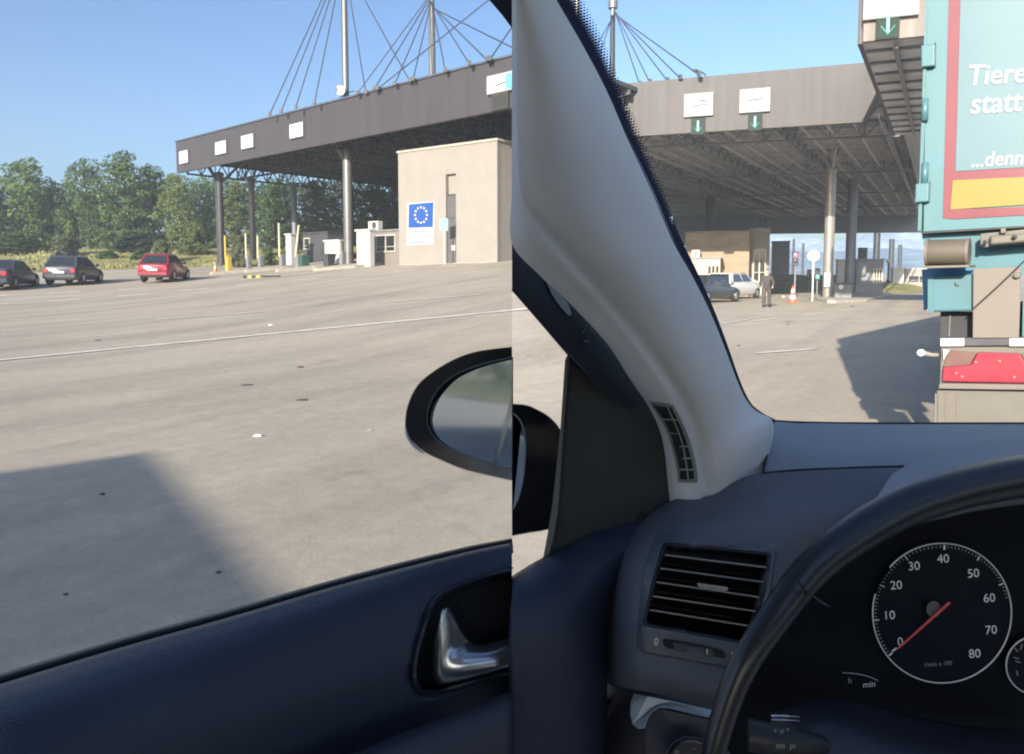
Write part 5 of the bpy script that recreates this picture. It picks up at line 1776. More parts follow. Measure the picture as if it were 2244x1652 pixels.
vi_ = [(1431, 888), (1452, 891), (1471, 893), (1482, 914), (1494, 940), (1503, 963), (1510, 987), (1516, 1010), (1520, 1034), (1521, 1049), (1508, 1051), (1491, 1050), (1489, 1030), (1484, 1004), (1477, 974), (1468, 947), (1455, 921), (1442, 902)]
pt_ = pil.mesh("pillar_trim", TRIM, car, .008, vi_)
# dotted ceramic band and seal along the windscreen edge
def frit_mat():
    m = bpy.data.materials.new("ceramic_band")
    m.use_nodes = True
    t = m.node_tree
    b = t.nodes["Principled BSDF"]
    b.inputs["Base Color"].default_value = (0.012, 0.022, 0.075, 1)
    b.inputs["Roughness"].default_value = .5
    uv = N(t, "ShaderNodeUVMap")
    uv.uv_map = "UVMap"
    sx = N(t, "ShaderNodeSeparateXYZ")
    t.links.new(uv.outputs[0], sx.inputs[0])
    def M(op, a, b_=None):
        n = N(t, "ShaderNodeMath", operation=op)
        for i, q in enumerate((a, b_)):
            if q is None: continue
            if isinstance(q, (int, float)): n.inputs[i].default_value = q
            else: t.links.new(q, n.inputs[i])
        return n.outputs[0]
    V = sx.outputs[1]
    u2_ = N(t, "ShaderNodeUVMap")
    u2_.uv_map = "Across"
    s2_ = N(t, "ShaderNodeSeparateXYZ")
    t.links.new(u2_.outputs[0], s2_.inputs[0])
    U = s2_.outputs[0]
    vrow = M('MULTIPLY', V, 1.0)
    odd = M('MULTIPLY', M('FLOORED_MODULO', M('FLOOR', vrow), 2.0), 0.5)
    fu = M('SUBTRACT', M('FRACT', M('ADD', sx.outputs[0], odd)), .5)
    fv = M('SUBTRACT', M('FRACT', vrow), .5)
    dist = M('SQRT', M('ADD', M('MULTIPLY', fu, fu), M('MULTIPLY', fv, fv)))
    rad = M('SUBTRACT', 1.0, M('MULTIPLY', U, .8))
    mask = M('LESS_THAN', dist, rad)
    tr = N(t, "ShaderNodeBsdfTransparent")
    mx = N(t, "ShaderNodeMixShader")
    t.links.new(mask, mx.inputs[0])
    t.links.new(tr.outputs[0], mx.inputs[1])
    t.links.new(b.outputs[0], mx.inputs[2])
    t.links.new(mx.outputs[0], t.nodes["Material Output"].inputs[0])
    return m
EDGE = [(1183, -70), (1219, 0), (1275, 97), (1329, 200), (1372, 300), (1427, 420), (1473, 528), (1517, 606), (1556, 684), (1586, 757), (1616, 836), (1638, 880), (1664, 904), (1697, 922)]
FW = [50, 52, 47, 35, 32, 25, 20, 14, 10, 8, 6, 5, 3, 3]
ED = [.655, .675, .70, .725, .745, .775, .805, .835, .865, .895, .925, .95, .97, 1.0]
e_ = crom([(x - 4, y, d) for (x, y), d in zip(EDGE, ED)], 6)
w_ = [v.x for v in crom([(q, 0, 0) for q in FW], 6)]
mb = MB()
NC = 4
mb.grid([[W(p.x + 4 + (w + 0) * j / NC, p.y - w * .28 * j / NC, p.z + .02) for j in range(NC + 1)] for p, w in zip(e_, w_)])
fo = mb.build("ceramic_band", frit_mat(), car, world=True, fixn=False)
uvl = fo.data.uv_layers.new(name="UVMap")
nrows = len(e_)
uv2 = fo.data.uv_layers.new(name="Across")
uvl = fo.data.uv_layers["UVMap"]
ARC = [0.0]
for a, b in zip(e_, e_[1:]): ARC.append(ARC[-1] + (b.xy - a.xy).length)
for poly in fo.data.polygons:
    for li in poly.loop_indices:
        vi = fo.data.loops[li].vertex_index
        r_, c_ = vi // (NC + 1), (vi % (NC + 1)) / NC
        uvl.data[li].uv = (c_ * w_[r_] / 6.4, ARC[r_] / 6.4)
        uv2.data[li].uv = (c_ * min(1, max(0, (w_[r_] - 10) / 16)), 0)
ptube("windscreen_seal", [(x + 1, y, d - .002) for (x, y), d in zip(EDGE, ED)], 3.0, SEAL, car, 6, res=5)
# windscreen
gl = MB()
rows_ = []
for (x, y), d in zip(EDGE, ED):
    rows_.append([W(lerp(x - 4, 2450, k / 6), lerp(y, y + 4, k / 6) if y > 0 else y, lerp(d + .03, d + .06 + .1 * (y / 920), k / 6) + .045 * math.sin(math.pi * k / 7)) for k in range(7)])
rows_.append([p + Vector((0, .03, -.02)) for p in rows_[-1]])
gl.grid(rows_)
gl.build("windscreen", GLASS_W, car, world=True, smooth=True, fixn=False)
# side window pane
gl = MB()
gl.grid([[W(x, y - 2, d + .04) for x, y, d in zip(XS, YS, DS)], [W(x, 640, d * .93 + .03) for x, d in zip(XS, DS)], [W(x, -90, d * .80 + .02) for x, d in zip(XS, DS)]])
gl.build("side_window", GLASS_S, car, world=True, fixn=False)

# ---- demister grille in the pillar foot
vd = lambda x, y: pil.depth(x, y)
def vlist(l, off): return [(x, y, vd(x, y) - off) for x, y in l]
vg = loops("demister_grille", [vlist(vo_, -.002), vlist(vo_, .004), vlist(vi_, .005), vlist(vi_, -.004)], mat("grille_grey", (.22, .24, .235), .6, var=.05), pt_)
plate3("grille_opening", vi_, mat("vent_dark", (.012, .018, .017), .8), vd, .0015, .001, vg)
for (xa, ya, xb, yb) in ((1452, 919, 1488, 920), (1466, 949, 1500, 950), (1474, 978, 1508, 978), (1482, 1004, 1514, 1004), (1486, 1029, 1519, 1029)):
    ptube("slat", [(xa, ya, vd(xa, ya) - .003), (xb, yb, vd(xb, yb) - .003)], 2.0, mat("slat_grey", (.34, .37, .37), .5), vg, 6, res=1)
ptube("slat", [(x, y, vd(x, y) - .0025) for x, y in ((1462, 890), (1478, 925), (1492, 960), (1500, 994), (1506, 1030), (1508, 1052))], 1.8, mat("slat_grey", (1, 1, 1)), vg, 6, res=3)

# ---- door frame and mirror corner seen past the pillar
fr = lambda x, y: .86 + (x - 1122) / 270 * .10
frame = [(1122, 524), (1192, 600), (1258, 662), (1338, 748), (1396, 836), (1420, 880), (1380, 900), (1300, 845), (1286, 818), (1266, 800), (1244, 776), (1183, 706), (1122, 637)]
plate3("door_frame", frame, mat("frame_dark", (.010, .014, .024), .4, spec=.5), fr, 0, .03)
ptube("frame_seal", [(1122, 634, .87), (1183, 704, .89), (1244, 775, .905), (1286, 818, .92)], 2.2, SEAL, car, 6)
sliver = [(1196, 615), (1212, 628), (1232, 648), (1245, 666), (1252, 684), (1251, 692), (1244, 690), (1228, 672), (1210, 646)]
plate3("bright_streak", rloop(sliver, 5, 3), mat("streak_grey", (.26, .28, .29), .5), fr, .004, .004)  # pale plate standing in for the bright streak past the frame
ptube("latch", [(1276, 730, .915), (1284, 720, .915)], 3.2, mat("latch_grey", (.09, .10, .115), .4), car, 6, res=1)
ptube("latch", [(1278, 748, .915), (1290, 749, .915)], 3.0, mat("latch_grey", (.09, .10, .115), .4), car, 6, res=1)
mc = lambda x, y: .965 + (y - 780) * .0000 - (1400 - x) * .00012
corner = [(1244, 774), (1290, 815), (1350, 838), (1410, 870), (1450, 930), (1474, 985), (1478, 1100), (1410, 1140), (1331, 1158), (1284, 1172), (1236, 1206), (1200, 1230), (1208, 1150), (1219, 1070), (1230, 950), (1238, 850)]
mcp = plate3("mirror_corner", corner, mat("corner_panel", (.030, .036, .038), .6, var=.15, bump=.15, bscale=300), mc, 0, .03)
strip = [(1238, 790), (1244, 776), (1248, 790), (1243, 850), (1236, 940), (1229, 1040), (1222, 1120), (1212, 1180), (1203, 1214), (1190, 1224), (1200, 1170), (1210, 1110), (1220, 1020), (1228, 940), (1234, 850)]
plate3("glass_run", strip, mat("glass_run_grey", (.17, .18, .175), .6), mc, .012, .01, mcp)
ptube("glass_run_seal", [(1249, 786, .93), (1245, 850, .93), (1238, 940, .93), (1231, 1040, .925), (1225, 1120, .92), (1214, 1190, .915)], 3.0, SEAL, mcp, 6)

# ---- wing mirrors
def mirror(name, outer, inner, Y, depthv, nrm, tilt, parent=car, shell=BLK):
    cx = sum(p[0] for p in outer) / len(outer)
    cy = sum(p[1] for p in outer) / len(outer)
    D = lambda x, y, o=0: Y + (x - cx) * tilt + o
    sc_ = lambda l, k, o: [((cx + (x - cx) * k) if x > 1123 or x < 1121 else x, cy + (y - cy) * k, D(x, y, o)) for x, y in l]
    sh = loops(name, [[(x, y, D(x, y, .012)) for x, y in inner], [(x, y, D(x, y, 0)) for x, y in inner], sc_(outer, .985, -.004), sc_(outer, 1.0, .006), sc_(outer, 1.0, .03), sc_(outer, .93, .075), sc_(outer, .6, .11)], shell, parent, cap=True)
    P = W(inner[len(inner) // 2][0], inner[len(inner) // 2][1], D(inner[len(inner) // 2][0], 0, .008))
    n0 = (W(inner[0][0], inner[0][1], D(*inner[0], .008)), W(inner[len(inner) // 3][0], inner[len(inner) // 3][1], D(*inner[len(inner) // 3], .008)), W(inner[2 * len(inner) // 3][0], inner[2 * len(inner) // 3][1], D(*inner[2 * len(inner) // 3], .008)))
    return sh, D
GLM = mat("mirror_silver", (.42, .48, .54), .02, 1.0, var=.01)
def mglass(parent, inner, n, P):
    n = n.normalized()
    mb = MB()
    lp = [on_plane(x, y, P, n) for x, y in inner]
    c = sum(lp, Vector()) / len(lp)
    mb.add(lp + [p - n * .003 for p in lp], [tuple(range(len(lp))), tuple(range(len(lp), 2 * len(lp)))[::-1]] + [(i, (i + 1) % len(lp), (i + 1) % len(lp) + len(lp), i + len(lp)) for i in range(len(lp))])
    return mb.build("mirror_glass", GLM, parent, world=True)
def resamp(pts, n):
    q = crom([p + (0,) for p in pts], 12)
    L = [0]
    for a, b in zip(q, q[1:]): L.append(L[-1] + (b - a).length)
    out = []
    for k in range(n):
        s_ = L[-1] * k / (n - 1)
        i = max(i for i in range(len(L)) if L[i] <= s_ + 1e-9)
        i = min(i, len(q) - 2)
        f_ = (s_ - L[i]) / max(1e-9, L[i + 1] - L[i])
        p = q[i].lerp(q[i + 1], f_)
        out.append((p.x, p.y))
    return out
OUT = [(1122, 758), (1059, 766), (1016, 777), (973, 798), (940, 820), (915, 843), (897, 876), (888, 912), (891, 948), (904, 968), (928, 990), (962, 1007), (1016, 1029), (1081, 1045), (1122, 1054)]
INN = [(1122, 782), (1059, 797), (1016, 812), (984, 829), (960, 853), (943, 880), (935, 912), (939, 938), (955, 962), (984, 981), (1037, 1003), (1081, 1017), (1122, 1027)]
o_ = resamp(OUT, 48)
i_ = resamp(INN, 48)
m1, D1_ = mirror("wing_mirror", o_, i_, .96, .1, None, -.00035)
mglass(m1, i_, Vector((-.485, -.87, .093)), W(1030, 905, D1_(1030, 905, .006)))
ptube("edge_glint", [(x, y, D1_(x, y, -.002)) for x, y in ((889, 918), (890, 944), (899, 966), (914, 983), (928, 993))], [1.5, 3, 4, 3.4, 1.5], mat("glint_metal", (.7, .72, .75), .08, .6), m1, 8)  # bright strip modelled in place of the specular glint on the edge
ptube("glass_rim", [(x + (1.0 if x < 1120 else 0), y, D1_(x, y, -.001)) for x, y in i_], 1.6, mat("rim_grey", (.10, .12, .15), .3), m1, 6, res=1)
OUT2 = [(1122, 884), (1150, 886), (1172, 894), (1202, 911), (1224, 934), (1238, 965), (1242, 1020), (1240, 1090), (1232, 1135), (1214, 1154), (1195, 1162), (1160, 1168), (1122, 1175)]
INN2 = [(1122, 906), (1130, 910), (1140, 922), (1147, 938), (1151, 958), (1152, 985), (1150, 1015), (1147, 1045), (1142, 1072), (1136, 1092), (1131, 1104), (1127, 1112), (1122, 1118)]
o2, i2 = resamp(OUT2, 40), resamp(INN2, 40)
m2, D2_ = mirror("wing_mirror", o2, i2, 1.12, .1, None, -.0001)
tag(m2, "mirror housing seen through the small gap below the pillar")
tag(m1, "wide oval mirror seen through the side window")
mglass(m2, i2, Vector((-.5, -.86, .1)), W(1135, 1010, 1.13))
ptube("glass_rim", [(x, y, D2_(x, y, -.002)) for x, y in i2], 2.2, mat("rim_pale", (.25, .28, .32), .3), m2, 6, res=1)

# ---- door top beside the dashboard
door2 = Surf([[(1122, 1262, .90), (1160, 1238, .92), (1196, 1218, .94), (1233, 1196, .955), (1284, 1162, .97), (1340, 1145, .98), (1412, 1124, .99)],
              [(1122, 1270, .86), (1162, 1248, .88), (1200, 1230, .90), (1240, 1210, .915), (1292, 1182, .93), (1346, 1164, .945), (1408, 1146, .955)],
              [(1122, 1300, .82), (1165, 1285, .835), (1208, 1270, .85), (1250, 1255, .865), (1300, 1232, .88), (1342, 1220, .895), (1378, 1212, .91)],
              [(1122, 1360, .79), (1165, 1350, .80), (1210, 1340, .81), (1255, 1330, .825), (1295, 1320, .845), (1325, 1312, .865), (1346, 1308, .89)],
              [(1122, 1450, .775), (1165, 1445, .785), (1210, 1440, .795), (1255, 1435, .81), (1290, 1430, .83), (1312, 1428, .855), (1330, 1426, .89)],
              [(1122, 1570, .78), (1165, 1570, .79), (1210, 1570, .80), (1255, 1570, .815), (1290, 1570, .835), (1315, 1570, .86), (1332, 1570, .89)],
              [(1122, 1760, .80), (1165, 1760, .81), (1210, 1760, .82), (1255, 1760, .835), (1290, 1760, .855), (1315, 1760, .88), (1332, 1760, .90)]], 4, 5)
door2.mesh("door_shoulder", SOFT)
ptube("door_gap", [(1414, 1126, .965), (1392, 1160, .955), (1365, 1215, .93), (1342, 1290, .905), (1328, 1380, .90), (1322, 1480, .90), (1324, 1600, .90), (1326, 1740, .90)], 9, MATB, car, 8)

# ---- dashboard
pad = Surf([[(1690, 921, 1.10), (1730, 925, 1.11), (1763, 926, 1.12), (1922, 928, 1.12), (2090, 928, 1.12), (2244, 928, 1.12), (2420, 928, 1.12), (2900, 930, 1.10), (3500, 934, 1.06)],
            [(1689, 940, 1.06), (1728, 942, 1.07), (1762, 943, 1.07), (1920, 944, 1.07), (2090, 944, 1.07), (2244, 944, 1.07), (2420, 944, 1.07), (2900, 946, 1.05), (3500, 950, 1.01)],
            [(1682, 985, 1.0), (1722, 985, 1.0), (1760, 985, 1.0), (1915, 985, 1.0), (2090, 985, 1.0), (2244, 985, 1.0), (2420, 985, 1.0), (2900, 988, .98), (3500, 994, .95)],
            [(1672, 1042, .945), (1715, 1042, .945), (1755, 1042, .945), (1910, 1042, .945), (2090, 1042, .945), (2244, 1042, .945), (2420, 1042, .945), (2900, 1046, .93), (3500, 1052, .90)]], 4, 6)
dpad = pad.mesh("dashboard", DASH_LIT)
ptube("pad_edge", [(1690, 921, 1.10), (1763, 925, 1.12), (1922, 927, 1.12), (2244, 927, 1.12), (2420, 927, 1.12)], 2.0, MATB, dpad, 6)
ptube("pad_gap", [(1695, 926, 1.09), (1689, 955, 1.03), (1681, 995, .985), (1672, 1038, .94)], 2.4, MATB, dpad, 6)
ptube("pad_gap", [(1672, 1037, .925), (1755, 1030, .92), (1829, 1027, .92), (1905, 1024, .915), (1980, 1022, .91)], 3.0, MATB, dpad, 6)
face = Surf([[(1432, 1118, .975), (1484, 1092, .955), (1560, 1085, .94), (1619, 1051, .925), (1672, 1038, .915), (1829, 1028, .91), (1985, 1024, .905)],
             [(1405, 1143, .95), (1462, 1120, .91), (1550, 1112, .895), (1620, 1092, .89), (1688, 1080, .885), (1822, 1078, .88), (1965, 1062, .875)],
             [(1384, 1176, .93), (1444, 1152, .865), (1538, 1140, .845), (1620, 1135, .84), (1700, 1140, .84), (1810, 1140, .84), (1940, 1110, .84)],
             [(1366, 1210, .915), (1424, 1192, .83), (1524, 1180, .81), (1620, 1185, .81), (1704, 1194, .815), (1800, 1205, .83), (1920, 1180, .84)],
             [(1344, 1270, .905), (1400, 1258, .805), (1500, 1255, .785), (1610, 1262, .785), (1700, 1272, .79), (1790, 1285, .82), (1905, 1280, .86)],
             [(1331, 1340, .90), (1384, 1340, .795), (1480, 1342, .775), (1590, 1350, .775), (1680, 1362, .78), (1760, 1372, .81), (1890, 1372, .87)],
             [(1325, 1410, .90), (1378, 1420, .79), (1462, 1430, .77), (1562, 1448, .77), (1645, 1462, .775), (1725, 1470, .81), (1880, 1470, .87)],
             [(1324, 1470, .90), (1380, 1480, .785), (1452, 1492, .765), (1545, 1512, .765), (1620, 1528, .77), (1700, 1540, .81), (1880, 1545, .87)],
             [(1326, 1498, .91), (1384, 1510, .81), (1450, 1522, .80), (1540, 1545, .80), (1612, 1560, .80), (1700, 1570, .83), (1880, 1575, .88)]], 9, 12)
VOUT = [(1457, 1190), (1686, 1214), (1670, 1310), (1640, 1410), (1412, 1369), (1434, 1275)]
VWHEEL = [(1822, 1222), (1768, 1280), (1708, 1362), (1658, 1434), (1626, 1500), (1598, 1580), (1920, 1700), (2000, 1200)]
df = face.mesh("dashboard_face", DASH, car, .012, VOUT, VWHEEL)
lowd = Surf([[(1310, 1490, .93), (1400, 1500, .88), (1520, 1530, .87), (1640, 1560, .87), (1800, 1580, .89)],
             [(1310, 1560, .91), (1400, 1560, .85), (1520, 1580, .84), (1640, 1600, .84), (1800, 1620, .88)],
             [(1310, 1660, .90), (1400, 1660, .83), (1520, 1670, .82), (1640, 1680, .82), (1800, 1690, .88)],
             [(1310, 1800, .90), (1400, 1800, .84), (1520, 1800, .83), (1640, 1800, .83), (1800, 1800, .88)]], 4, 5)
lo_ = lowd.mesh("lower_dashboard", mat("lower_plastic", (.020, .022, .032), .55, var=.1))
# light switch surround
sw = [(1388, 1520), (1420, 1526), (1470, 1536), (1520, 1547), (1560, 1556), (1553, 1573), (1510, 1563), (1464, 1552), (1444, 1551), (1430, 1560), (1421, 1575), (1413, 1596), (1398, 1597), (1386, 1588), (1380, 1565), (1382, 1540)]
plate3("switch_surround", sw, SILV, lowd, .022, .008, lo_, bevel=.001)
plate3("switch_panel", [(1428, 1564), (1446, 1554), (1464, 1556), (1553, 1577), (1600, 1590), (1600, 1720), (1420, 1720), (1414, 1600)], mat("switch_plastic", (.030, .032, .048), .5), lowd, .018, .008, lo_)
kc = (1512, 1662)
kn = [[(kc[0] + r * math.cos(a * math.pi / 16), kc[1] + r * .85 * math.sin(a * math.pi / 16), .80 - o) for a in range(32)] for r, o in ((50, 0), (48, .02), (42, .024), (20, .024))]
loops("light_switch_knob", kn, mat("knob_black", (.014, .015, .019), .4), lo_, cap=True)
ptube("knob_rim", [(kc[0] + 52 * math.cos(a * math.pi / 12), kc[1] + 46 * math.sin(a * math.pi / 12), .798) for a in range(13, 24)], 2.2, mat("knob_edge", (.08, .085, .10), .4), lo_, 6)
for q in ((1484, 1647), (1522, 1640)):
    text_mesh("o" if q[0] == 1484 else "-", lambda x, y: W(x, y, .772), q[0], q[1], 20, rot=.1).build("symbol", mat("symbol_grey", (.22, .23, .25), .6), lo_, world=True, fixn=False)
# air vent
bo = rloop([(1440, 1163), (1706, 1192), (1690, 1300), (1606, 1466), (1392, 1428), (1408, 1250)], 26, 6)
bi = rloop([(1459, 1194), (1683, 1217), (1667, 1310), (1638, 1406), (1415, 1366), (1436, 1275)], 12, 6)
fd = face.depth
BLs = lambda l, o: [(x, y, fd(x, y) - o) for x, y in l]
def scl(l, k):
    cx = sum(p[0] for p in l) / len(l); cy = sum(p[1] for p in l) / len(l)
    return [(cx + (x - cx) * k, cy + (y - cy) * k) for x, y in l]
vent = loops("air_vent", [BLs(bo, -.004), BLs(scl(bo, .995), .004), BLs(scl(bo, .975), .007), BLs(scl(bi, 1.07), .006), BLs(scl(bi, 1.045), .001), BLs(scl(bi, 1.02), .0015), BLs(bi, -.001), [(x, y, .83) for x, y in scl(bi, .985)]], mat("vent_bezel", (.055, .068, .092), .42, var=.06, spec=.5), df)
plate3("vent_back", scl(bi, 1.0), MATB, .828, 0, .003, vent)
for k, ((xa, ya), (xb, yb)) in enumerate((((1455, 1216), (1682, 1243)), ((1445, 1245), (1676, 1275)), ((1436, 1275), (1666, 1308)), ((1428, 1306), (1659, 1339)), ((1422, 1336), (1648, 1372)))):
    da = .776
    mb = MB()
    a, b = W(xa + 3, ya, da), W(xb - 3, yb, da)
    a2, b2 = W(xa + 3, ya - 9, .815), W(xb - 3, yb - 9, .815)
    mb.grid([[a, b], [a2, b2]])
    sl_ = mb.build("vent_slat", mat("slat_black", (.012, .013, .017), .5), vent, world=True, solid=.0015)
    ptube("slat_edge", [(xa + 3, ya, da - .0005), ((xa + xb) / 2, (ya + yb) / 2, da - .0005), (xb - 3, yb, da - .0005)], 1.3, mat("slat_edge_grey", (.30, .29, .27), .35, .4), sl_, 6, res=1)
plate3("vent_tab", rloop([(1527, 1277), (1592, 1286), (1597, 1290), (1592, 1296), (1530, 1287)], 3, 3), CHROME, .768, 0, .02, vent, bevel=.001)
plate3("thumbwheel_slot", rloop([(1452, 1400), (1585, 1424), (1592, 1444), (1455, 1418)], 7, 4), MATB, fd, .0075, .004, vent)
tw = plate3("thumbwheel", rloop([(1474, 1406), (1560, 1421), (1566, 1439), (1478, 1424)], 4, 3), mat("thumbwheel_black", (.03, .034, .042), .5), fd, .010, .004, vent)
for k in range(9):
    x = 1506 + k * 4.2
    y = 1411 + (x - 1474) * .175
    ptube("rib", [(x, y, fd(x, y) - .0115), (x + 1.5, y + 15, fd(x, y) - .0115)], .9, mat("rib_grey", (.13, .14, .16), .5), tw, 5, res=1)
ptube("mark", [(1549, 1423, fd(1549, 1428) - .012), (1550, 1433, fd(1549, 1428) - .012)], 1.5, mat("mark_white", (.6, .62, .65), .5), tw, 5, res=1)
PRN = mat("print_white_glow", (.50, .53, .57), .6, emit=(.5, .55, .62), es=.02)  # faint glow added to unlit print
text_mesh("0", lambda x, y: W(x, y, fd(1438, 1407) - .0085), 1438, 1407, 24, rot=.1, sx=.8).build("digit", PRN, vent, world=True, fixn=False)
for q in ((1603, 1431, 1609, 1431), (1601, 1443, 1607, 1439)):
    ptube("symbol", [(q[0], q[1], fd(1600, 1436) - .009), (q[2], q[3], fd(1600, 1436) - .009)], 2.0, PRN, vent, 5, res=1)

# ---- instrument hood and dials
hood = Surf([[(1960, 1034, .90), (1985, 1022, .895), (2020, 1006, .885), (2060, 991, .875), (2134, 971, .865), (2244, 953, .86), (2330, 944, .86), (2440, 938, .86), (2580, 948, .86), (2690, 980, .86), (2770, 1048, .86)],
             [(1950, 1044, .865), (1985, 1034, .86), (2022, 1020, .85), (2062, 1006, .84), (2136, 988, .83), (2244, 970, .825), (2330, 962, .825), (2440, 956, .825), (2580, 966, .825), (2690, 998, .825), (2770, 1066, .825)],
             [(1930, 1075, .80), (1980, 1068, .79), (2025, 1056, .78), (2066, 1044, .77), (2140, 1028, .76), (2244, 1012, .755), (2330, 1005, .755), (2440, 1000, .755), (2580, 1010, .755), (2690, 1042, .755), (2770, 1110, .755)],
             [(1905, 1120, .745), (1970, 1115, .73), (2025, 1102, .715), (2070, 1092, .71), (2142, 1078, .70), (2244, 1064, .70), (2330, 1058, .70), (2440, 1054, .70), (2580, 1064, .70), (2690, 1096, .70), (2770, 1164, .70)],
             [(1900, 1150, .76), (1970, 1140, .745), (2025, 1128, .73), (2070, 1118, .725), (2142, 1102, .715), (2244, 1088, .715), (2330, 1082, .715), (2440, 1078, .715), (2580, 1088, .715), (2690, 1120, .715), (2770, 1188, .715)],
             [(1900, 1175, .83), (1970, 1160, .82), (2025, 1146, .81), (2070, 1136, .80), (2142, 1120, .79), (2244, 1106, .79), (2330, 1100, .79), (2440, 1096, .79), (2580, 1106, .79), (2690, 1138, .79), (2770, 1206, .79)]], 4, 6)
hood.mesh("instrument_hood", DASH_LIT)
YC = .80
CL = mat("cluster_black", (.005, .007, .011), .6, var=.2, spec=.08)
ic = plate3("instrument_cluster", [(1905, 1130), (2020, 1105), (2244, 1085), (2460, 1075), (2620, 1100), (2740, 1180), (2760, 1900), (1540, 1900), (1560, 1600), (1600, 1500), (1640, 1425), (1695, 1350), (1757, 1270), (1816, 1210)], CL, YC + .012, 0, .02)  # black plate runs on behind the rim, standing in for column shade
DIALM = mat("dial_face", (.008, .011, .017), .6, var=.1, spec=.08)
RINGM = mat("dial_ring", (.45, .47, .48), .35, .3, emit=(.5, .53, .55), es=.03)  # ring given a faint glow, though it is no lamp
NUMM = mat("dial_print_glow", (.52, .55, .56), .6, emit=(.5, .55, .58), es=.025)  # unlit numerals glow a little to stay readable
TICKM = mat("dial_tick_glow", (.22, .23, .24), .6, emit=(.4, .42, .45), es=.01)  # weaker added glow for the fine marks
def ell(cx, cy, rx, ry, Y, n=64, a0=0, a1=360): return [(cx + rx * math.sin(R(a0 + (a1 - a0) * k / n)), cy - ry * math.cos(R(a0 + (a1 - a0) * k / n)), Y) for k in range(n + (a1 - a0 < 360))]
DX, DY = 2064.5, 1343.5
tach = plate3("tachometer", [(x, y) for x, y, z in ell(DX, DY, 152, 153, YC)], DIALM, YC + .006, 0, .004)
ptube("dial_ring", ell(DX, DY, 152, 153, YC, 90, -49, 314 - 28), 1.5, RINGM, tach, 6, res=1)
ptube("dial_ring", ell(DX, DY, 152, 153, YC, 12, -14, 10), 1.2, RINGM, tach, 6, res=1)
NUMS = [("0", 1973, 1407), ("10", 1948.5, 1349), ("20", 1964, 1283), ("30", 2003, 1241), ("40", 2067, 1225), ("50", 2133, 1257), ("60", 2168, 1311), ("70", 2172, 1381), ("80", 2136, 1433)]
FP = lambda x, y: W(x, y, YC)
for s_, x, y in NUMS:
    text_mesh(s_, FP, x, y, 27, rot=-.07).build("numeral", NUMM, tach, world=True, fixn=False)
text_mesh("1/min x 100", FP, 2055, 1455, 13, rot=-.08).build("numeral", TICKM, tach, world=True, fixn=False)
mbM, mbm = MB(), MB()
A0 = [231.5, 264, 294.5, 327, 362, 393.5, 424]
for i, a in enumerate(A0):
    for (mbx, r0_, r1_, w__, aa) in [(mbM, 139, 149, 2.0, a)] + ([(mbm, 143.5, 148, .9, lerp(a, A0[i + 1], k / 10)) for k in range(1, 10)] if i < 6 else [(mbm, 143.5, 148, .9, a + k * 3.1) for k in range(1, 5)]):
        s_, c_ = math.sin(R(aa)), -math.cos(R(aa))
        mbx.bar(W(DX + s_ * r0_, DY + c_ * r0_, YC - .001), W(DX + s_ * r1_, DY + c_ * r1_, YC - .001), w__ * 2 / F_PX * YC, .0006)
mbM.build("scale_mark", NUMM, tach, world=True)
mbm.build("fine_scale_mark", TICKM, tach, world=True)
plate3("hub", [(x, y) for x, y, z in ell(2046, 1335, 16, 18, YC, 24)], mat("hub_grey", (.09, .105, .115), .4), YC - .003, 0, .004, tach)
plate3("needle", [(1966, 1420), (2079, 1318), (2084, 1322), (1969, 1423)], mat("needle_red_glow", (.30, .055, .05), .4, emit=(.8, .12, .10), es=.02), YC - .007, 0, .002, tach)  # needle has a slight added glow, no lamp behind it
ptube("mark", [(1955, 1427, YC - .001), (1965, 1420, YC - .001)], 1.8, NUMM, tach, 5, res=1)
fu = plate3("fuel_gauge", [(x, y) for x, y, z in ell(2268, 1458, 63, 63, YC)], DIALM, YC + .005, 0, .004)
ptube("dial_ring", ell(2268, 1458, 63, 63, YC, 48, 0, 355), 1.6, RINGM, fu, 6, res=1)
for q in ((2224, 1420, 2230, 1428), (2222, 1440, 2232, 1444), (2226, 1449, 2236, 1452), (2228, 1470, 2230, 1480), (2236, 1424, 2240, 1412)):
    ptube("scale_mark", [(q[0], q[1], YC - .002), (q[2], q[3], YC - .002)], 1.3, TICKM, fu, 5, res=1)
for s_, x, y, h_ in (("h", 1862, 1492, 19), ("min", 1904, 1500, 19)):
    text_mesh(s_, FP, x, y, h_, shear=.15, rot=-.1).build("lettering", NUMM if s_ == "min" else TICKM, ic, world=True, fixn=False)
ptube("window_edge", [(1846, 1474, YC), (1880, 1477, YC), (1908, 1484, YC), (1924, 1491, YC)], 1.2, TICKM, ic, 5)
# column shroud, stalk
shr = Surf([[(1700, 1560, .74), (1760, 1540, .74), (1840, 1530, .76), (1960, 1556, .76), (2110, 1590, .76), (2300, 1600, .76)],
            [(1690, 1590, .70), (1760, 1570, .69), (1840, 1562, .69), (1960, 1590, .69), (2110, 1618, .69), (2300, 1622, .69)],
            [(1690, 1640, .66), (1760, 1612, .64), (1840, 1608, .64), (1960, 1640, .64), (2110, 1660, .64), (2300, 1660, .64)],
            [(1690, 1800, .62), (1760, 1790, .60), (1840, 1780, .60), (1960, 1780, .60), (2110, 1780, .60), (2300, 1780, .60)]], 4, 5)
shroud = shr.mesh("column_shroud", mat("shroud_plastic", (.018, .020, .032), .5, var=.1))
ptube("shroud_seam", [(1845, 1550, .715), (1848, 1565, .685), (1842, 1600, .65)], 2.5, MATB, shroud, 6)
for yy in (1568.5, 1577.5):
    ptube("stalk_trim", [(1690, yy, .64), (1722, yy + .8, .64), (1752, yy + 2, .645)], [2.4, 2.2, .8], CHROME, shroud, 6)
STK = lambda x, y: W(x, y, .60)
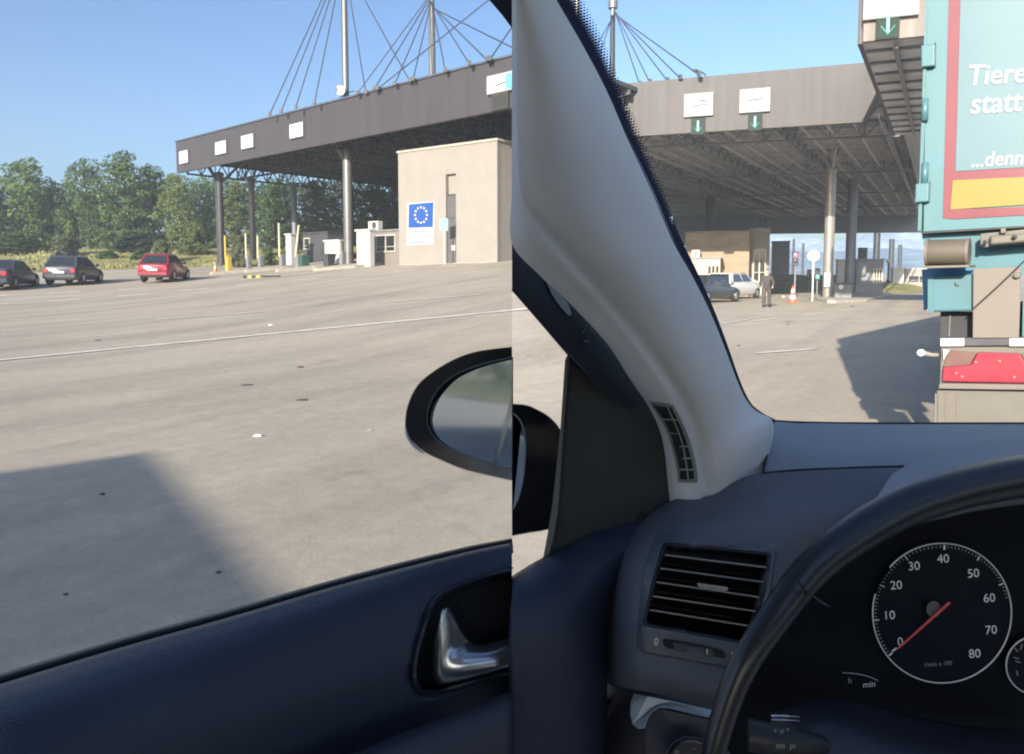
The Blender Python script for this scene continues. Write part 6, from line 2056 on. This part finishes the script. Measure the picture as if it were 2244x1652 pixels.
st_ = ptube("stalk", [(1640, 1610, .63), (1700, 1620, .625), (1780, 1630, .63), (1860, 1650, .66)], [34, 32, 24, 18], mat("stalk_black", (.012, .013, .016), .5), car, 14)
text_mesh("+ o *", STK, 1712, 1602, 17).build("symbol", TICKM, st_, world=True, fixn=False)
text_mesh("oo RF"[:2] + "  pi", STK, 1722, 1634, 18).build("symbol", TICKM, st_, world=True, fixn=False)

# ---- steering wheel
wp = [(2440, 1042, .63), (2340, 1038, .625), (2244, 1043, .62), (2134, 1063, .61), (2054, 1085, .60), (1975, 1114, .59), (1895, 1158, .575), (1816, 1214, .56), (1757, 1273, .55), (1695, 1357, .535), (1645, 1430, .525), (1612, 1496, .52), (1584, 1575, .515), (1562, 1660, .51), (1550, 1760, .51)]
wr = [49, 48, 46, 45, 44, 43, 42, 40, 38, 35, 32, 30, 28, 26, 25]
wp_half = wp[1:]
wp = [(4800 - x, y, d) for x, y, d in wp_half[::-1]] + [(2400, 1036, .627)] + wp_half
wr = wr[1:][::-1] + [44] + wr[1:]
wp = [(2400, 2290, .50), (2850, 2220, .50), (3120, 2080, .50), (3210, 1920, .505)] + wp + [(1590, 1920, .505), (1680, 2080, .50), (1950, 2220, .50), (2400, 2290, .50)]
wr = [18, 18, 18, 18] + wr + [18, 18, 18, 18]
swl = ptube("steering_wheel", wp, wr, LEATH, car, 20, res=6)
face2 = Surf([[(2760, 1046, .93), (3000, 1048, .92), (3300, 1050, .91), (3500, 1052, .90)], [(2770, 1120, .86), (3000, 1120, .85), (3300, 1120, .84), (3500, 1120, .83)], [(2780, 1300, .82), (3000, 1300, .81), (3300, 1300, .80), (3500, 1300, .79)], [(2780, 1700, .80), (3000, 1700, .79), (3300, 1700, .78), (3500, 1700, .77)]], 4, 4)
face2.mesh("centre_console", DASH)
ptube("rim_joint", [(1734, 1258, .535), (1745, 1268, .528), (1758, 1285, .526), (1770, 1300, .532), (1780, 1308, .55)], 2.6, MATB, swl, 8)
sp2 = ptube("spoke_trim", [(1776, 1300, .535), (1790, 1312, .548), (1804, 1322, .565), (1818, 1329, .58)], [.8, 1.8, 2.2, .8], mat("spoke_metal", (.16, .18, .21), .35, .6), swl, 8)
spk = Surf([[(1772, 1290, .565), (1800, 1306, .58), (1850, 1340, .62), (1900, 1420, .66)], [(1740, 1330, .56), (1770, 1350, .575), (1810, 1390, .62), (1850, 1450, .66)], [(1700, 1390, .555), (1730, 1420, .575), (1770, 1460, .62), (1800, 1500, .66)]], 4, 4)

# ---- unseen cabin shell keeps the low sun out; its openings are shaped for sky light
HL = mat("headliner", (.62, .60, .57), .9, var=.05)
FLO = mat("cabin_carpet", (.22, .23, .25), .9, var=.1)
hl = MB()
hl.prism([(-1.05, .05), (-.52, .40), (-.2, .60), (.15, .64), (.15, -2.5), (-1.0, -2.5)], 1.575, 1.60)
hl.prism([(.1501, -.25), (2.0, -.25), (2.0, -2.5), (.1501, -2.5)], 1.575, 1.60)
hl.prism([(1.35, -.2499), (1.35, .66), (1.6, .66), (1.9, -.2499)], 1.575, 1.60)
hl.build("roof", HL, car, world=True)  # roof left open in the middle to let sky light in
mb = MB()
mb.prism([(-1.0, -2.5), (2.0, -2.5), (2.0, -2.42), (-1.0, -2.42)], .3, .98)
mb.prism([(-1.0, -2.5), (2.0, -2.5), (2.0, -2.42), (-1.0, -2.42)], 1.46, 1.574)
mb.build("rear_bulkhead", mat("seat_fabric", (.2, .21, .23), .9, var=.2), car, world=True)
mb = MB()
mb.prism([(1.99, -2.4), (2.04, -2.4), (1.75, .9), (1.7, .9)], .3, .95)
mb.build("far_door", SOFT, car, world=True)
mb = MB()
mb.prism([(-1.0, -2.4), (-.95, -2.4), (-1.02, -.35), (-1.07, -.35)], .3, 1.57)
mb.build("rear_door", SOFT, car, world=True)  # full-height wall without a window, shaped to block the sun
mb = MB()
mb.prism([(-1.0, -2.4), (1.95, -2.4), (1.9, 1.0), (.4, 1.0), (-.6, .3)], .25, .28)
mb.build("floor_pan", FLO, car, world=True)
# ------------------------------------------------------------------ the hazy air
hz = bpy.data.materials.new("haze_air")
hz.use_nodes = True
hz.node_tree.nodes.clear()
ho = hz.node_tree.nodes.new("ShaderNodeOutputMaterial")
hv = hz.node_tree.nodes.new("ShaderNodeVolumePrincipled")
hv.inputs["Color"].default_value = (.80, .88, .97, 1)
hv.inputs["Density"].default_value = 0.0014
hv.inputs["Anisotropy"].default_value = 0.0
hz.node_tree.links.new(hv.outputs[0], ho.inputs["Volume"])
mb = MB().box(-240, 240, -60, 150, -4, 32)
ho_ = mb.build("haze", hz)
ho_["kind"] = "stuff"
